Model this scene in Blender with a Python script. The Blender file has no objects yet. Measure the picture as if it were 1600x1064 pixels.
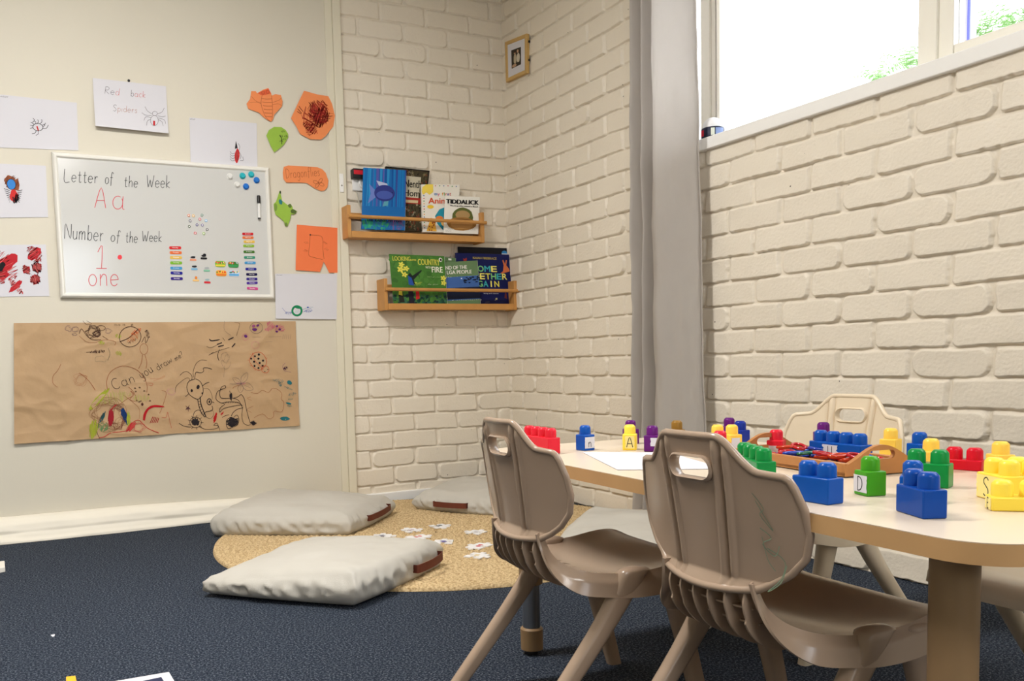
import bpy, math, random
import numpy as np
from mathutils import Vector, Matrix
sc = bpy.context.scene
COL = sc.collection

# ------------------------------------------------------------------ camera
CAM = np.array([-2.35601, -4.01404, 0.69005])
_Y, _P, _R = 0.4527985, -0.0813345, -0.0275287
FPX, CX, CY = 1367.647, 691.082, 675.412
_f = np.array([math.sin(_Y)*math.cos(_P), math.cos(_Y)*math.cos(_P), math.sin(_P)])
_s = np.array([math.cos(_Y), -math.sin(_Y), 0.0]); _u = np.cross(_s, _f)
S_ = _s*math.cos(_R)+_u*math.sin(_R); U_ = -_s*math.sin(_R)+_u*math.cos(_R); F_ = _f
cd = bpy.data.cameras.new('camera'); cam = bpy.data.objects.new('camera', cd); COL.objects.link(cam)
cam.matrix_world = Matrix(((S_[0], U_[0], -F_[0], CAM[0]), (S_[1], U_[1], -F_[1], CAM[1]), (S_[2], U_[2], -F_[2], CAM[2]), (0, 0, 0, 1)))
cd.sensor_fit = 'HORIZONTAL'; cd.sensor_width = 36.0; cd.lens = 36.0*FPX/1600.0
cd.shift_x = (800-CX)/1600.0; cd.shift_y = (CY-532)/1600.0
cd.clip_start = 0.02
sc.camera = cam

# ------------------------------------------------------------------ world, lights, exposure
w = bpy.data.worlds.new('world'); sc.world = w; w.use_nodes = True
bg = w.node_tree.nodes['Background']; bg.inputs[0].default_value = (0.86, 0.92, 1.0, 1); bg.inputs[1].default_value = 5.0
sc.view_settings.view_transform = 'Standard'; sc.view_settings.look = 'None'
sc.view_settings.exposure = 0.78; sc.view_settings.gamma = 1.0; sc.view_settings.use_curve_mapping = False
sc.cycles.use_denoising = True
sc.cycles.max_bounces = 10; sc.cycles.diffuse_bounces = 6; sc.cycles.sample_clamp_indirect = 8.0

def area(name, loc, rot, sx, sy, power, col):
    l = bpy.data.lights.new(name, 'AREA'); l.shape = 'RECTANGLE'; l.size = sx; l.size_y = sy; l.energy = power; l.color = col
    o = bpy.data.objects.new(name, l); COL.objects.link(o); o.location = loc; o.rotation_euler = rot
    return o
PI = math.pi
WARM = (1.0, 0.965, 0.925)
# ceiling troffers (their frames are built further down), daylight entering by the three windows
area('ceiling_lamp_light', (-2.3, -1.9, 2.62), (0, 0, 0), 1.1, 0.25, 37, WARM)
area('ceiling_lamp_light', (-2.3, -4.9, 2.62), (0, 0, 0), 1.1, 0.25, 15, WARM)
for nm_, loc_, rot_, a_, b_ in (('portal_right', (.11, -2.8, 1.98), (0, PI/2, 0), 1.08, 3.2), ('portal_rear', (-2.1, -6.86, 1.8), (PI/2, 0, 0), 1.5, .8)):
    area(nm_, loc_, rot_, a_, b_, 1, (1, 1, 1)).data.cycles.is_portal = True

# ------------------------------------------------------------------ pixel helpers (photo calibration)
def ray(px, py): return F_+S_*(px-CX)/FPX-U_*(py-CY)/FPX
def onY(px, py, y0=0.0):
    d = ray(px, py); return CAM+d*((y0-CAM[1])/d[1])
def onX(px, py, x0=0.0):
    d = ray(px, py); return CAM+d*((x0-CAM[0])/d[0])
def onZ(px, py, z0=0.0):
    d = ray(px, py); return CAM+d*((z0-CAM[2])/d[2])

# ------------------------------------------------------------------ object helpers
def basis_chain(p):
    m = p.matrix_basis.copy()
    while p.parent:
        m = p.parent.matrix_basis @ p.matrix_parent_inverse @ m
        p = p.parent
    return m
def link(o, parent=None):
    COL.objects.link(o)
    if parent is not None:
        o.parent = parent; o.matrix_parent_inverse = basis_chain(parent).inverted()
    return o
def tag(o, label, cat, group=None, kind=None):
    if label: o['label'] = label
    if cat: o['category'] = cat
    if group: o['group'] = group
    if kind: o['kind'] = kind
    return o
def thing(name, label, cat, loc=(0, 0, 0), group=None):
    o = bpy.data.objects.new(name, None); COL.objects.link(o); o.location = loc; o.empty_display_size = 0.05
    return tag(o, label, cat, group)

class MB:
    def __init__(s): s.v = []; s.f = []; s.m = []; s.mats = []
    def mi(s, mat):
        if mat not in s.mats: s.mats.append(mat)
        return s.mats.index(mat)
    def add(s, verts, faces, mat=None):
        b = len(s.v); s.v += [tuple(map(float, p)) for p in verts]
        i = s.mi(mat) if mat else 0
        for f in faces: s.f.append(tuple(b+k for k in f)); s.m.append(i)
    def box(s, a, b, mat=None):
        x0, y0, z0 = a; x1, y1, z1 = b
        s.add([(x0,y0,z0),(x1,y0,z0),(x1,y1,z0),(x0,y1,z0),(x0,y0,z1),(x1,y0,z1),(x1,y1,z1),(x0,y1,z1)],
              [(3,2,1,0),(4,5,6,7),(0,1,5,4),(1,2,6,5),(2,3,7,6),(3,0,4,7)], mat)
    def obox(s, o, ax, ay, az, mat=None):
        o, ax, ay, az = map(np.array, (o, ax, ay, az))
        P = [o, o+ax, o+ax+ay, o+ay]; P += [p+az for p in P]
        s.add(P, [(3,2,1,0),(4,5,6,7),(0,1,5,4),(1,2,6,5),(2,3,7,6),(3,0,4,7)], mat)
    def prism(s, outline, d, mat=None):
        """closed outline of 3D points extruded by vector d (front = outline + d)"""
        n = len(outline); d = np.array(d); A = [np.array(p) for p in outline]; B = [p+d for p in A]
        s.add(A+B, [tuple(range(n))[::-1], tuple(range(n, 2*n))]+[(i, (i+1) % n, n+(i+1) % n, n+i) for i in range(n)], mat)
    def loft(s, rings, mat=None, cap=True, closed=False):
        n = len(rings[0]); b = []
        for r in rings: b += list(r)
        F = []
        for j in range(len(rings)-1):
            for i in range(n): F.append((j*n+i, j*n+(i+1) % n, (j+1)*n+(i+1) % n, (j+1)*n+i))
        if closed:
            j = len(rings)-1
            for i in range(n): F.append((j*n+i, j*n+(i+1) % n, (i+1) % n, i))
        elif cap:
            F.append(tuple(range(n))[::-1]); F.append(tuple(range((len(rings)-1)*n, len(rings)*n)))
        s.add(b, F, mat)
    def tube(s, pts, r, mat=None, n=10, closed=False):
        pts = [np.array(p, float) for p in pts]; R = []
        N = len(pts); up = None
        for i, p in enumerate(pts):
            a = pts[(i-1) % N] if (closed or i > 0) else p; c = pts[(i+1) % N] if (closed or i < N-1) else p
            t = c-a; t /= np.linalg.norm(t)+1e-12
            if up is None:
                up = np.array([0, 0, 1.0]) if abs(t[2]) < .9 else np.array([1.0, 0, 0])
            e1 = up-t*(up@t); e1 /= np.linalg.norm(e1); e2 = np.cross(t, e1); up = e1
            rr = r[i] if hasattr(r, '__len__') else r
            R.append([p+rr*(math.cos(k*2*PI/n)*e1+math.sin(k*2*PI/n)*e2) for k in range(n)])
        s.loft(R, mat, True, closed)
    def lathe(s, c, prof, mat=None, n=24, axis=(0, 0, 1)):
        c = np.array(c, float); ax = np.array(axis, float); ax /= np.linalg.norm(ax)
        e1 = np.cross(ax, [0, 0, 1.0]) if abs(ax[2]) < .9 else np.array([1.0, 0, 0]); e1 /= np.linalg.norm(e1); e2 = np.cross(ax, e1)
        s.loft([[c+ax*h+max(r, 1e-5)*(math.cos(k*2*PI/n)*e1+math.sin(k*2*PI/n)*e2) for k in range(n)] for r, h in prof], mat)
    def build(s, name, mat=None, parent=None, smooth=None, bevel=0, seg=2):
        me = bpy.data.meshes.new(name); me.from_pydata(s.v, [], s.f)
        for m in (s.mats or [mat]): me.materials.append(m if m is not None else mat)
        if len(s.mats) > 1: me.polygons.foreach_set('material_index', s.m)
        me.update(); o = bpy.data.objects.new(name, me); link(o, parent)
        if smooth is not None: set_smooth(me, smooth)
        if bevel:
            b = o.modifiers.new('bevel', 'BEVEL'); b.width = bevel; b.segments = seg; b.limit_method = 'ANGLE'; b.angle_limit = math.radians(40)
            if smooth is None: set_smooth(me, 50)
        return o
def set_smooth(me, ang):
    me.polygons.foreach_set('use_smooth', [True]*len(me.polygons))
    if ang < 180: me.set_sharp_from_angle(angle=math.radians(ang))
def gridmesh(P):
    """P: (n, m, 3) array -> verts, faces arrays"""
    n, m = P.shape[:2]; idx = np.arange(n*m).reshape(n, m)
    F = np.stack([idx[:-1, :-1], idx[1:, :-1], idx[1:, 1:], idx[:-1, 1:]], -1).reshape(-1, 4)
    return P.reshape(-1, 3), F
def fastmesh(name, V, Fq, mat, parent=None, smooth=True):
    me = bpy.data.meshes.new(name); me.vertices.add(len(V)); me.vertices.foreach_set('co', V.astype(np.float32).ravel())
    me.loops.add(len(Fq)*4); me.loops.foreach_set('vertex_index', Fq.astype(np.int32).ravel())
    me.polygons.add(len(Fq)); me.polygons.foreach_set('loop_start', np.arange(len(Fq), dtype=np.int32)*4)
    me.update(calc_edges=True); me.validate()
    if smooth: me.polygons.foreach_set('use_smooth', np.ones(len(Fq), bool))
    me.materials.append(mat); o = bpy.data.objects.new(name, me); link(o, parent); return o

_vn = {}
def vnoise(x, y, seed=0):
    """smooth value noise in -1..1 on arrays"""
    if seed not in _vn: _vn[seed] = np.random.RandomState(seed).rand(256, 256)*2-1
    G = _vn[seed]
    xi = np.floor(x).astype(int); yi = np.floor(y).astype(int); fx = x-xi; fy = y-yi
    fx = fx*fx*(3-2*fx); fy = fy*fy*(3-2*fy)
    g = lambda a, b: G[a % 256, b % 256]
    return (g(xi, yi)*(1-fx)+g(xi+1, yi)*fx)*(1-fy)+(g(xi, yi+1)*(1-fx)+g(xi+1, yi+1)*fx)*fy

# ------------------------------------------------------------------ materials
def lin(c):
    c = c/255.0; return c/12.92 if c <= .04045 else ((c+.055)/1.055)**2.4
def rgb(r, g, b): return (lin(r), lin(g), lin(b), 1)
def mat(name, c, rough=.5, spec=.5, var=0.0, vscale=8, bump=0.0, bscale=200, metal=0, coat=0.0, detail=3, transl=0.0, alpha_t=0.0):
    m = bpy.data.materials.new(name); m.use_nodes = True; nt = m.node_tree; N = nt.nodes; L = nt.links
    p = N['Principled BSDF']; c = rgb(*c) if len(c) == 3 else c
    p.inputs['Base Color'].default_value = c; p.inputs['Roughness'].default_value = rough
    p.inputs['Specular IOR Level'].default_value = spec; p.inputs['Metallic'].default_value = metal; p.inputs['Coat Weight'].default_value = coat
    if alpha_t: p.inputs['Transmission Weight'].default_value = alpha_t
    tc = N.new('ShaderNodeTexCoord')
    if var:
        nz = N.new('ShaderNodeTexNoise'); nz.inputs['Scale'].default_value = vscale; nz.inputs['Detail'].default_value = 4
        L.new(tc.outputs['Object'], nz.inputs['Vector'])
        mx = N.new('ShaderNodeMix'); mx.data_type = 'RGBA'
        mx.inputs[6].default_value = tuple(v*(1-var) for v in c[:3])+(1,); mx.inputs[7].default_value = tuple(min(1, v*(1+var)) for v in c[:3])+(1,)
        L.new(nz.outputs['Fac'], mx.inputs[0]); L.new(mx.outputs[2], p.inputs['Base Color'])
    if bump:
        nb = N.new('ShaderNodeTexNoise'); nb.inputs['Scale'].default_value = bscale; nb.inputs['Detail'].default_value = detail
        L.new(tc.outputs['Object'], nb.inputs['Vector']); bp = N.new('ShaderNodeBump'); bp.inputs['Strength'].default_value = bump; bp.inputs['Distance'].default_value = .002
        L.new(nb.outputs['Fac'], bp.inputs['Height']); L.new(bp.outputs['Normal'], p.inputs['Normal'])
    if transl:
        tr = N.new('ShaderNodeBsdfTranslucent'); tr.inputs['Color'].default_value = c
        ms = N.new('ShaderNodeMixShader'); ms.inputs[0].default_value = transl
        L.new(p.outputs[0], ms.inputs[1]); L.new(tr.outputs[0], ms.inputs[2]); L.new(ms.outputs[0], N['Material Output'].inputs['Surface'])
    return m
_cm = {}
def ink(r, g, b, rough=.6):
    k = (r, g, b, rough)
    if k not in _cm: _cm[k] = mat('ink', (r, g, b), rough, .2)
    return _cm[k]
M_brick = mat('painted_brick', (228, 219, 203), .42, .35, .03, 3, .7, 110, detail=7)
def pinholes(m):
    nt = m.node_tree; N = nt.nodes; L = nt.links; p = N['Principled BSDF']; src = p.inputs['Base Color'].links[0].from_socket
    tc = N.new('ShaderNodeTexCoord'); v = N.new('ShaderNodeTexVoronoi'); v.inputs['Scale'].default_value = 11; L.new(tc.outputs['Object'], v.inputs['Vector'])
    c = N.new('ShaderNodeMath'); c.operation = 'LESS_THAN'; c.inputs[1].default_value = .028; L.new(v.outputs['Distance'], c.inputs[0])
    mx = N.new('ShaderNodeMix'); mx.data_type = 'RGBA'; L.new(c.outputs[0], mx.inputs[0]); L.new(src, mx.inputs[6]); mx.inputs[7].default_value = rgb(60, 50, 42); L.new(mx.outputs[2], p.inputs['Base Color'])
pinholes(M_brick)
M_part = mat('partition_vinyl', (215, 209, 193), .55, .3, .02, 2, .12, 60)
M_trim = mat('trim_paint', (222, 216, 196), .4, .4)
M_white = mat('white_paint', (240, 239, 236), .35, .5)
M_ceil = mat('ceiling_paint', (235, 232, 222), .8, .2)
M_wallp = mat('rear_wall_paint', (214, 206, 188), .7, .2)
M_carpet = None
M_paper = mat('white_paper', (213, 212, 218), .6, .2, .01, 20)
M_kraft = mat('kraft_paper', (186, 154, 116), .55, .3, .10, 9, .5, 40, detail=8)
M_orange = mat('orange_paper', (236, 142, 88), .7, .2, .04, 30)
M_green = mat('green_paper', (150, 186, 72), .7, .2, .06, 40)
M_oak = mat('pine_wood', (196, 142, 78), .45, .4, .15, 22, .1, 80)
M_canvas = mat('cream_canvas', (191, 187, 178), .85, .1, .03, 12, .5, 500)
M_leather = mat('brown_leather', (104, 52, 38), .6, .3, .1, 40, .2, 200)
M_linen = mat('linen', (192, 186, 180), .9, .1, .03, 30, .4, 600, transl=.30)
M_chair = mat('taupe_plastic', (168, 146, 126), .22, .5, .05, 6, .03, 150)
M_chair2 = mat('cream_plastic', (224, 208, 182), .28, .5, .03, 6)
M_topA = mat('laminate_top', (214, 198, 176), .30, .45, .03, 5)
M_tedge = mat('beech_edge', (200, 158, 108), .45, .4, .08, 14)
M_tleg = mat('table_leg_paint', (146, 118, 84), .45, .4)
M_chrome = mat('dull_steel', (150, 154, 160), .30, .5, metal=.9)
M_traywood = mat('tray_wood', (178, 120, 68), .4, .4, .15, 25)
M_black = mat('black_plastic', (24, 22, 24), .4, .4)

def make_carpet():
    m = bpy.data.materials.new('carpet'); m.use_nodes = True; nt = m.node_tree; N = nt.nodes; L = nt.links; p = N['Principled BSDF']
    p.inputs['Roughness'].default_value = .95; p.inputs['Specular IOR Level'].default_value = .1
    tc = N.new('ShaderNodeTexCoord'); a = N.new('ShaderNodeTexNoise'); a.inputs['Scale'].default_value = 190; a.inputs['Detail'].default_value = 3; a.inputs['Roughness'].default_value = .8
    L.new(tc.outputs['Object'], a.inputs['Vector']); r = N.new('ShaderNodeValToRGB'); e = r.color_ramp.elements
    e[0].position = .34; e[0].color = rgb(17, 22, 30); e[1].position = .66; e[1].color = rgb(120, 126, 134)
    x = e.new(.52); x.color = rgb(44, 53, 68)
    L.new(a.outputs['Fac'], r.inputs[0]); L.new(r.outputs[0], p.inputs['Base Color'])
    b = N.new('ShaderNodeTexNoise'); b.inputs['Scale'].default_value = 500; L.new(tc.outputs['Object'], b.inputs['Vector'])
    bp = N.new('ShaderNodeBump'); bp.inputs['Strength'].default_value = .8; bp.inputs['Distance'].default_value = .004
    L.new(b.outputs['Fac'], bp.inputs['Height']); L.new(bp.outputs['Normal'], p.inputs['Normal']); return m
M_carpet = make_carpet()

# ------------------------------------------------------------------ stroke writing
def arc(cx, cy, rx, ry, a0, a1, n=9):
    return [(cx+rx*math.cos(math.radians(a0+(a1-a0)*i/n)), cy+ry*math.sin(math.radians(a0+(a1-a0)*i/n))) for i in range(n+1)]
G = {  # glyph: (width, strokes), cap height 1, x-height .55
 'L': (.55, [[(0, 1), (.02, 0), (.5, -.02)]]), 'e': (.45, [[(.03, .28), (.40, .30)]+arc(.22, .27, .2, .27, 10, 320)]),
 't': (.36, [[(.17, .85), (.17, .08), (.26, 0), (.34, .04)], [(.02, .55), (.33, .57)]]), 'r': (.34, [[(.05, .55), (.07, 0)], [(.07, .3), (.16, .5), (.32, .5)]]),
 'o': (.45, [arc(.22, .27, .2, .27, 90, 450, 14)]), 'f': (.36, [[(.36, .88), (.26, 1), (.16, .9), (.14, 0), (.12, -.15)], [(0, .55), (.32, .56)]]),
 'h': (.44, [[(.05, 1), (.06, 0)], [(.06, .3), (.14, .48), (.26, .55), (.36, .45), (.38, 0)]]), 'W': (.75, [[(0, .95), (.14, 0), (.34, .6), (.5, 0), (.72, .95)]]),
 'k': (.42, [[(.05, 1), (.06, 0)], [(.36, .5), (.07, .22), (.40, 0)]]), 'A': (.62, [[(0, 0), (.3, 1), (.6, 0)], [(.1, .36), (.52, .38)]]),
 'a': (.5, [arc(.22, .27, .2, .27, 60, 400, 12), [(.42, .54), (.42, .06), (.5, 0)]]), 'N': (.62, [[(.02, 0), (.03, 1), (.55, .02), (.56, 1)]]),
 'u': (.45, [[(.04, .55), (.05, .16), (.16, 0), (.30, .04), (.38, .18), (.38, .55)], [(.38, .3), (.40, 0)]]),
 'm': (.66, [[(.04, .55), (.05, 0)], [(.05, .35), (.14, .54), (.27, .5), (.3, 0)], [(.3, .35), (.4, .54), (.54, .5), (.58, 0)]]),
 'b': (.46, [[(.05, 1), (.06, 0)], arc(.24, .27, .18, .27, 160, -170, 12)]), '1': (.5, [[(.05, .72), (.25, 1), (.25, 0)], [(0, 0), (.5, .01)]]),
 'n': (.45, [[(.05, .55), (.06, 0)], [(.06, .32), (.16, .52), (.28, .54), (.37, .42), (.39, 0)]]),
 'R': (.56, [[(.04, 0), (.05, 1)], [(.05, 1), (.34, .98), (.46, .78), (.32, .54), (.06, .48), (.52, 0)]]),
 'd': (.48, [arc(.22, .27, .19, .27, 50, 400, 12), [(.41, 1), (.42, 0)]]), 'c': (.4, [arc(.22, .27, .19, .27, 50, 315, 9)]),
 'S': (.52, [[(.45, .86), (.3, 1), (.1, .92), (.06, .72), (.24, .54), (.42, .36), (.42, .12), (.24, 0), (.03, .1)]]),
 'p': (.46, [[(.05, .55), (.06, -.35)], arc(.24, .27, .18, .27, 160, -170, 12)]), 'i': (.16, [[(.06, .5), (.07, 0)]]), 's': (.36, [[(.3, .48), (.16, .55), (.06, .44), (.18, .29), (.3, .14), (.18, 0), (.02, .06)]]),
 'D': (.62, [[(.05, 0), (.05, 1)], [(.05, 1), (.34, .94), (.54, .68), (.54, .32), (.34, .06), (.05, 0)]]),
 'g': (.48, [arc(.22, .27, .19, .27, 50, 400, 12), [(.41, .54), (.42, -.2), (.26, -.36), (.06, -.26)]]), 'l': (.16, [[(.06, 1), (.07, 0)]]),
 'C': (.62, [arc(.34, .5, .32, .5, 55, 310, 10)]), 'y': (.45, [[(.04, .55), (.06, .2), (.2, .06), (.36, .2)], [(.38, .55), (.37, -.2), (.22, -.38), (.04, -.26)]]),
 'w': (.6, [[(.02, .55), (.1, .04), (.28, .4), (.42, .04), (.56, .55)]]), '?': (.4, [[(.04, .8), (.18, 1), (.36, .84), (.3, .62), (.18, .48), (.18, .3)], [(.17, .06), (.2, .02)]]),
 'U': (.55, [[(.05, 1), (.06, .25), (.18, .02), (.38, .02), (.5, .25), (.5, 1)]]), ' ': (.3, []), 'E': (.5, [[(.45, 1), (.05, 1), (.05, 0), (.46, 0)], [(.05, .52), (.36, .52)]]),
}
def smooth(pts, k=4):
    if len(pts) < 3: return pts
    P = [np.array(p, float) for p in pts]; out = []
    for i in range(len(P)-1):
        a = P[max(i-1, 0)]; b = P[i]; c = P[i+1]; d = P[min(i+2, len(P)-1)]
        for j in range(k):
            t = j/k; out.append(.5*((2*b)+(-a+c)*t+(2*a-5*b+4*c-d)*t*t+(-a+3*b-3*c+d)*t**3))
    out.append(P[-1]); return out
class Ink:
    """strokes given in picture coordinates, laid on a sheet whose surface point is surf(px, py)"""
    def __init__(s, surf, normal, org=(0, 0), sc_=1.0): s.b = MB(); s.surf = surf; s.n = np.array(normal, float); s.o = org; s.k = sc_; s.lay = 0; s.up = .0006
    def view(s, ox, oy, k): s.o = (ox, oy); s.k = k; return s
    def P(s, p, lift=0): return np.array(s.surf(s.o[0]+p[0]/s.k, s.o[1]+p[1]/s.k))+s.n*(s.up+lift)
    def line(s, pts, c, wd=.0015, sm=True, ends=False):
        if sm: pts = smooth(pts)
        Q = [s.P(p, s.lay*.00004) for p in pts]; s.lay = (s.lay+1) % 12; V = []; n = len(Q)
        for i in range(n):
            t = Q[min(i+1, n-1)]-Q[max(i-1, 0)]; t /= np.linalg.norm(t)+1e-9; e = np.cross(s.n, t)*wd/2
            if ends and n > 2: e = e*min(1, .3+1.4*math.sin(PI*i/(n-1)))
            V += [Q[i]-e, Q[i]+e]
        s.b.add(V, [(2*i, 2*i+2, 2*i+3, 2*i+1) for i in range(n-1)], c)
    def fill(s, pts, c, lift=0.0):
        s.b.add([s.P(p, lift+s.lay*.00004) for p in pts], [tuple(range(len(pts)))], c); s.lay = (s.lay+1) % 12
    def blob(s, x, y, rx, ry, c, rot=0, n=14, jag=0.0, lift=0.0, seed=1):
        rnd = random.Random(seed+int(x*7+y*3)); a = math.radians(rot); pts = []
        for i in range(n):
            t = 2*PI*i/n; q = 1+jag*rnd.uniform(-1, 1); X = rx*q*math.cos(t); Y = ry*q*math.sin(t)
            pts.append((x+X*math.cos(a)-Y*math.sin(a), y+X*math.sin(a)+Y*math.cos(a)))
        s.fill(pts, c, lift)
    def oval(s, x, y, rx, ry, c, wd=.0015, rot=0):
        a = math.radians(rot); s.line([(x+rx*math.cos(t)*math.cos(a)-ry*math.sin(t)*math.sin(a), y+rx*math.cos(t)*math.sin(a)+ry*math.sin(t)*math.cos(a)) for t in [i*2*PI/16 for i in range(17)]], c, wd)
    def scrib(s, x, y, rx, ry, c, n=30, wd=.0015, rot=0, seed=1):
        rnd = random.Random(seed); a = math.radians(rot); pts = []
        for i in range(n):
            t = -1+2*i/(n-1); h = math.sqrt(max(0, 1-t*t)); Y = ry*h*(1 if i % 2 else -1)*rnd.uniform(.6, 1.1); X = rx*(t+rnd.uniform(-.12, .12))
            pts.append((x+X*math.cos(a)-Y*math.sin(a), y+X*math.sin(a)+Y*math.cos(a)))
        s.line(pts, c, wd, sm=False)
    def swirl(s, x, y, rx, ry, c, turns=4, wd=.001, seed=1):
        rnd = random.Random(seed); pts = []
        for i in range(turns*10):
            t = i*2*PI/10; q = rnd.uniform(.45, 1.05); pts.append((x+rx*q*math.cos(t), y+ry*q*math.sin(t)))
        s.line(pts, c, wd)
    def word(s, text, x0, y0, x1, y1, h, c, wd=.002):
        W = sum(G[ch][0]+.12 for ch in text)-.12; L = math.hypot(x1-x0, y1-y0); ux = (x1-x0)/L; uy = (y1-y0)/L; k = L/W; cur = 0
        cs = c if isinstance(c, list) else [c]*len(text)
        for i, ch in enumerate(text):
            for st in G[ch][1]:
                s.line([(x0+ux*(cur+p[0])*k+uy*p[1]*h, y0+uy*(cur+p[0])*k-ux*p[1]*h) for p in st], cs[i], wd)
            cur += G[ch][0]+.12
    def build(s, name, parent): return s.b.build(name, None, parent)
    def flush(s, name, parent): o = s.b.build(name, None, parent); s.b = MB(); return o
_tcache = {}
def text_mesh(body):
    if body not in _tcache:
        c = bpy.data.curves.new('lettering', 'FONT'); c.body = body; c.resolution_u = 3
        o = bpy.data.objects.new('lettering', c); COL.objects.link(o); bpy.context.view_layer.update()
        me = bpy.data.meshes.new_from_object(o.evaluated_get(bpy.context.evaluated_depsgraph_get()))
        V = np.array([v.co[:] for v in me.vertices]) if len(me.vertices) else np.zeros((1, 3)); Fc = [tuple(p.vertices) for p in me.polygons]
        bpy.data.objects.remove(o); bpy.data.curves.remove(c); bpy.data.meshes.remove(me); V = V-np.array([V[:, 0].min(), V[:, 1].min(), 0]); _tcache[body] = (V, Fc)
    return _tcache[body]
def put_text(b, body, o, r, u, m, bold=0):
    """fit text in the box spanned by vectors r (width) and u (height) from corner o"""
    V, Fc = text_mesh(body); W = V[:, 0].max(); H = max(V[:, 1].max(), 1e-6); o, r, u = map(np.array, (o, r, u))
    b.add([o+r*v[0]/W+u*v[1]/H for v in V], Fc, m)
    if bold:
        n = np.cross(r, u); n = n/np.linalg.norm(n)*.00005
        for k, (dx, dy) in enumerate(((bold, 0), (-bold, 0), (0, bold), (0, -bold))):
            b.add([o+n*(k+1)+r*(v[0]/W+dx)+u*(v[1]/H+dy) for v in V], Fc, m)
#PART2
# ================================================================== STRUCTURE
def struct(o): o['kind'] = 'structure'; return o
def brick_h(s, z, par_even, seed):
    """height field of painted brickwork: s along the wall, z up; returns how far the face stands out"""
    PZ, PL = .086, .24; z0 = .004
    wz = z+.0025*vnoise(s*9, z*3, seed)+.0012*vnoise(s*40, z*40, seed+1)
    k = np.floor((wz-z0)/PZ).astype(int); zz = wz-z0-k*PZ
    off = np.where((k+1) % 2 == 0, par_even, par_even+.12)
    sw = s+.003*vnoise(s*4, z*14, seed+2)+.0012*vnoise(s*45, z*45, seed+3)
    j = np.floor((sw-off)/PL).astype(int); ss = sw-off-j*PL
    rng = np.random.RandomState(seed+5); T = rng.rand(64, 64, 8); q = T[k % 64, j % 64]
    mt = .010+.004*q[..., 0]; ms = .011+.006*q[..., 1]
    # vertical joint centred on ss = 0 ; mortar bed at the top of each course
    cx = (PL)/2; hx = (PL-ms)/2; cz = (PZ-mt)/2+.000; hz = (PZ-mt)/2
    up = zz > cz; dx = np.abs(ss-cx); dz = np.where(up, np.maximum(zz-cz-.0065-.002*q[..., 2], 0), cz-zz+.001*q[..., 2])
    rad = .004+.030*q[..., 3]**3; rad = np.minimum(rad, hz*.9)
    ex = np.maximum(dx-(hx-rad), 0); ez = np.maximum(dz-(hz-rad), 0)
    d = rad-np.sqrt(ex**2+ez**2); d = np.where((ex == 0) & (ez == 0), np.minimum(hx-dx, hz-dz), np.minimum(d, np.minimum(hx-dx, hz-dz)))
    d = d+.0012*vnoise(s*70, z*70, seed+6)
    dep = .0095+.004*q[..., 4]
    tz = np.clip((zz-cz)/hz, 0, 1)**2; ew = .0024+.0095*tz
    e = np.clip(d/ew+.30, 0, 1); e = e*e*(3-2*e)
    tilt = (q[..., 5]-.5)*.004*(ss-cx)/cx+(q[..., 6]-.3)*.004*(cz-zz)/cz
    face = dep+tilt+.0009*vnoise(s*25, z*25, seed+7)+.0003*vnoise(s*160, z*160, seed+8)
    mort = .0012*vnoise(s*50, z*50, seed+9)+.0020*vnoise(s*14, z*22, seed+10)
    return mort*(1-e)+face*e
def cat(parts):
    V = []; F = []; b = 0
    for v, f in parts: V.append(v); F.append(f+b); b += len(v)
    return np.concatenate(V), np.concatenate(F)
# wall_back: brick part of the back wall, X from -0.90 to 0
nx, nz = 300, 1080
X = np.linspace(-.93, .012, nx); Z = np.linspace(0, 2.7, nz); XX, ZZ = np.meshgrid(X, Z, indexing='ij')
H = brick_h(XX, ZZ, -.675, 11)
P = np.stack([XX, -H+.004, ZZ], -1); V, Fq = gridmesh(P)
struct(fastmesh('wall_back', V, Fq, M_brick))
# wall_right: brick wall with the window opening
OY0, OY1, OZ0, OZ1 = -1.20, -4.40, 1.44, 2.52
def bpatch(y0, y1, z0, z1, ny, nz):
    Y = np.linspace(y0, y1, ny); Z = np.linspace(z0, z1, nz); YY, ZZ = np.meshgrid(Y, Z, indexing='ij')
    H = brick_h(-YY+.0, ZZ, .15-.24, 31); return gridmesh(np.stack([-H+.004, YY, ZZ], -1))
parts = [bpatch(.012, -3.3, 0, OZ0, 830, 580), bpatch(.012, OY0, OZ0, 2.7, 300, 500)]
rest = MB(); rest.box((-.004, -7, 0), (.12, -3.3, OZ0)); rest.box((-.004, OY1, OZ1), (.12, OY0, 2.7)); rest.box((-.004, -7, OZ0), (.12, OY1, 2.7))
rest.box((.012, -3.3, 0), (.12, .1, OZ0)); rest.box((.012, OY0, OZ0), (.12, .1, 2.7))
parts.append((np.array(rest.v), np.array(rest.f)))
V, Fq = cat(parts); struct(fastmesh('wall_right', V, Fq, M_brick, smooth=False))
me = bpy.data.objects['wall_right'].data; sm = np.zeros(len(me.polygons), bool); sm[:len(me.polygons)-30] = True; me.polygons.foreach_set('use_smooth', sm)
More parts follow.
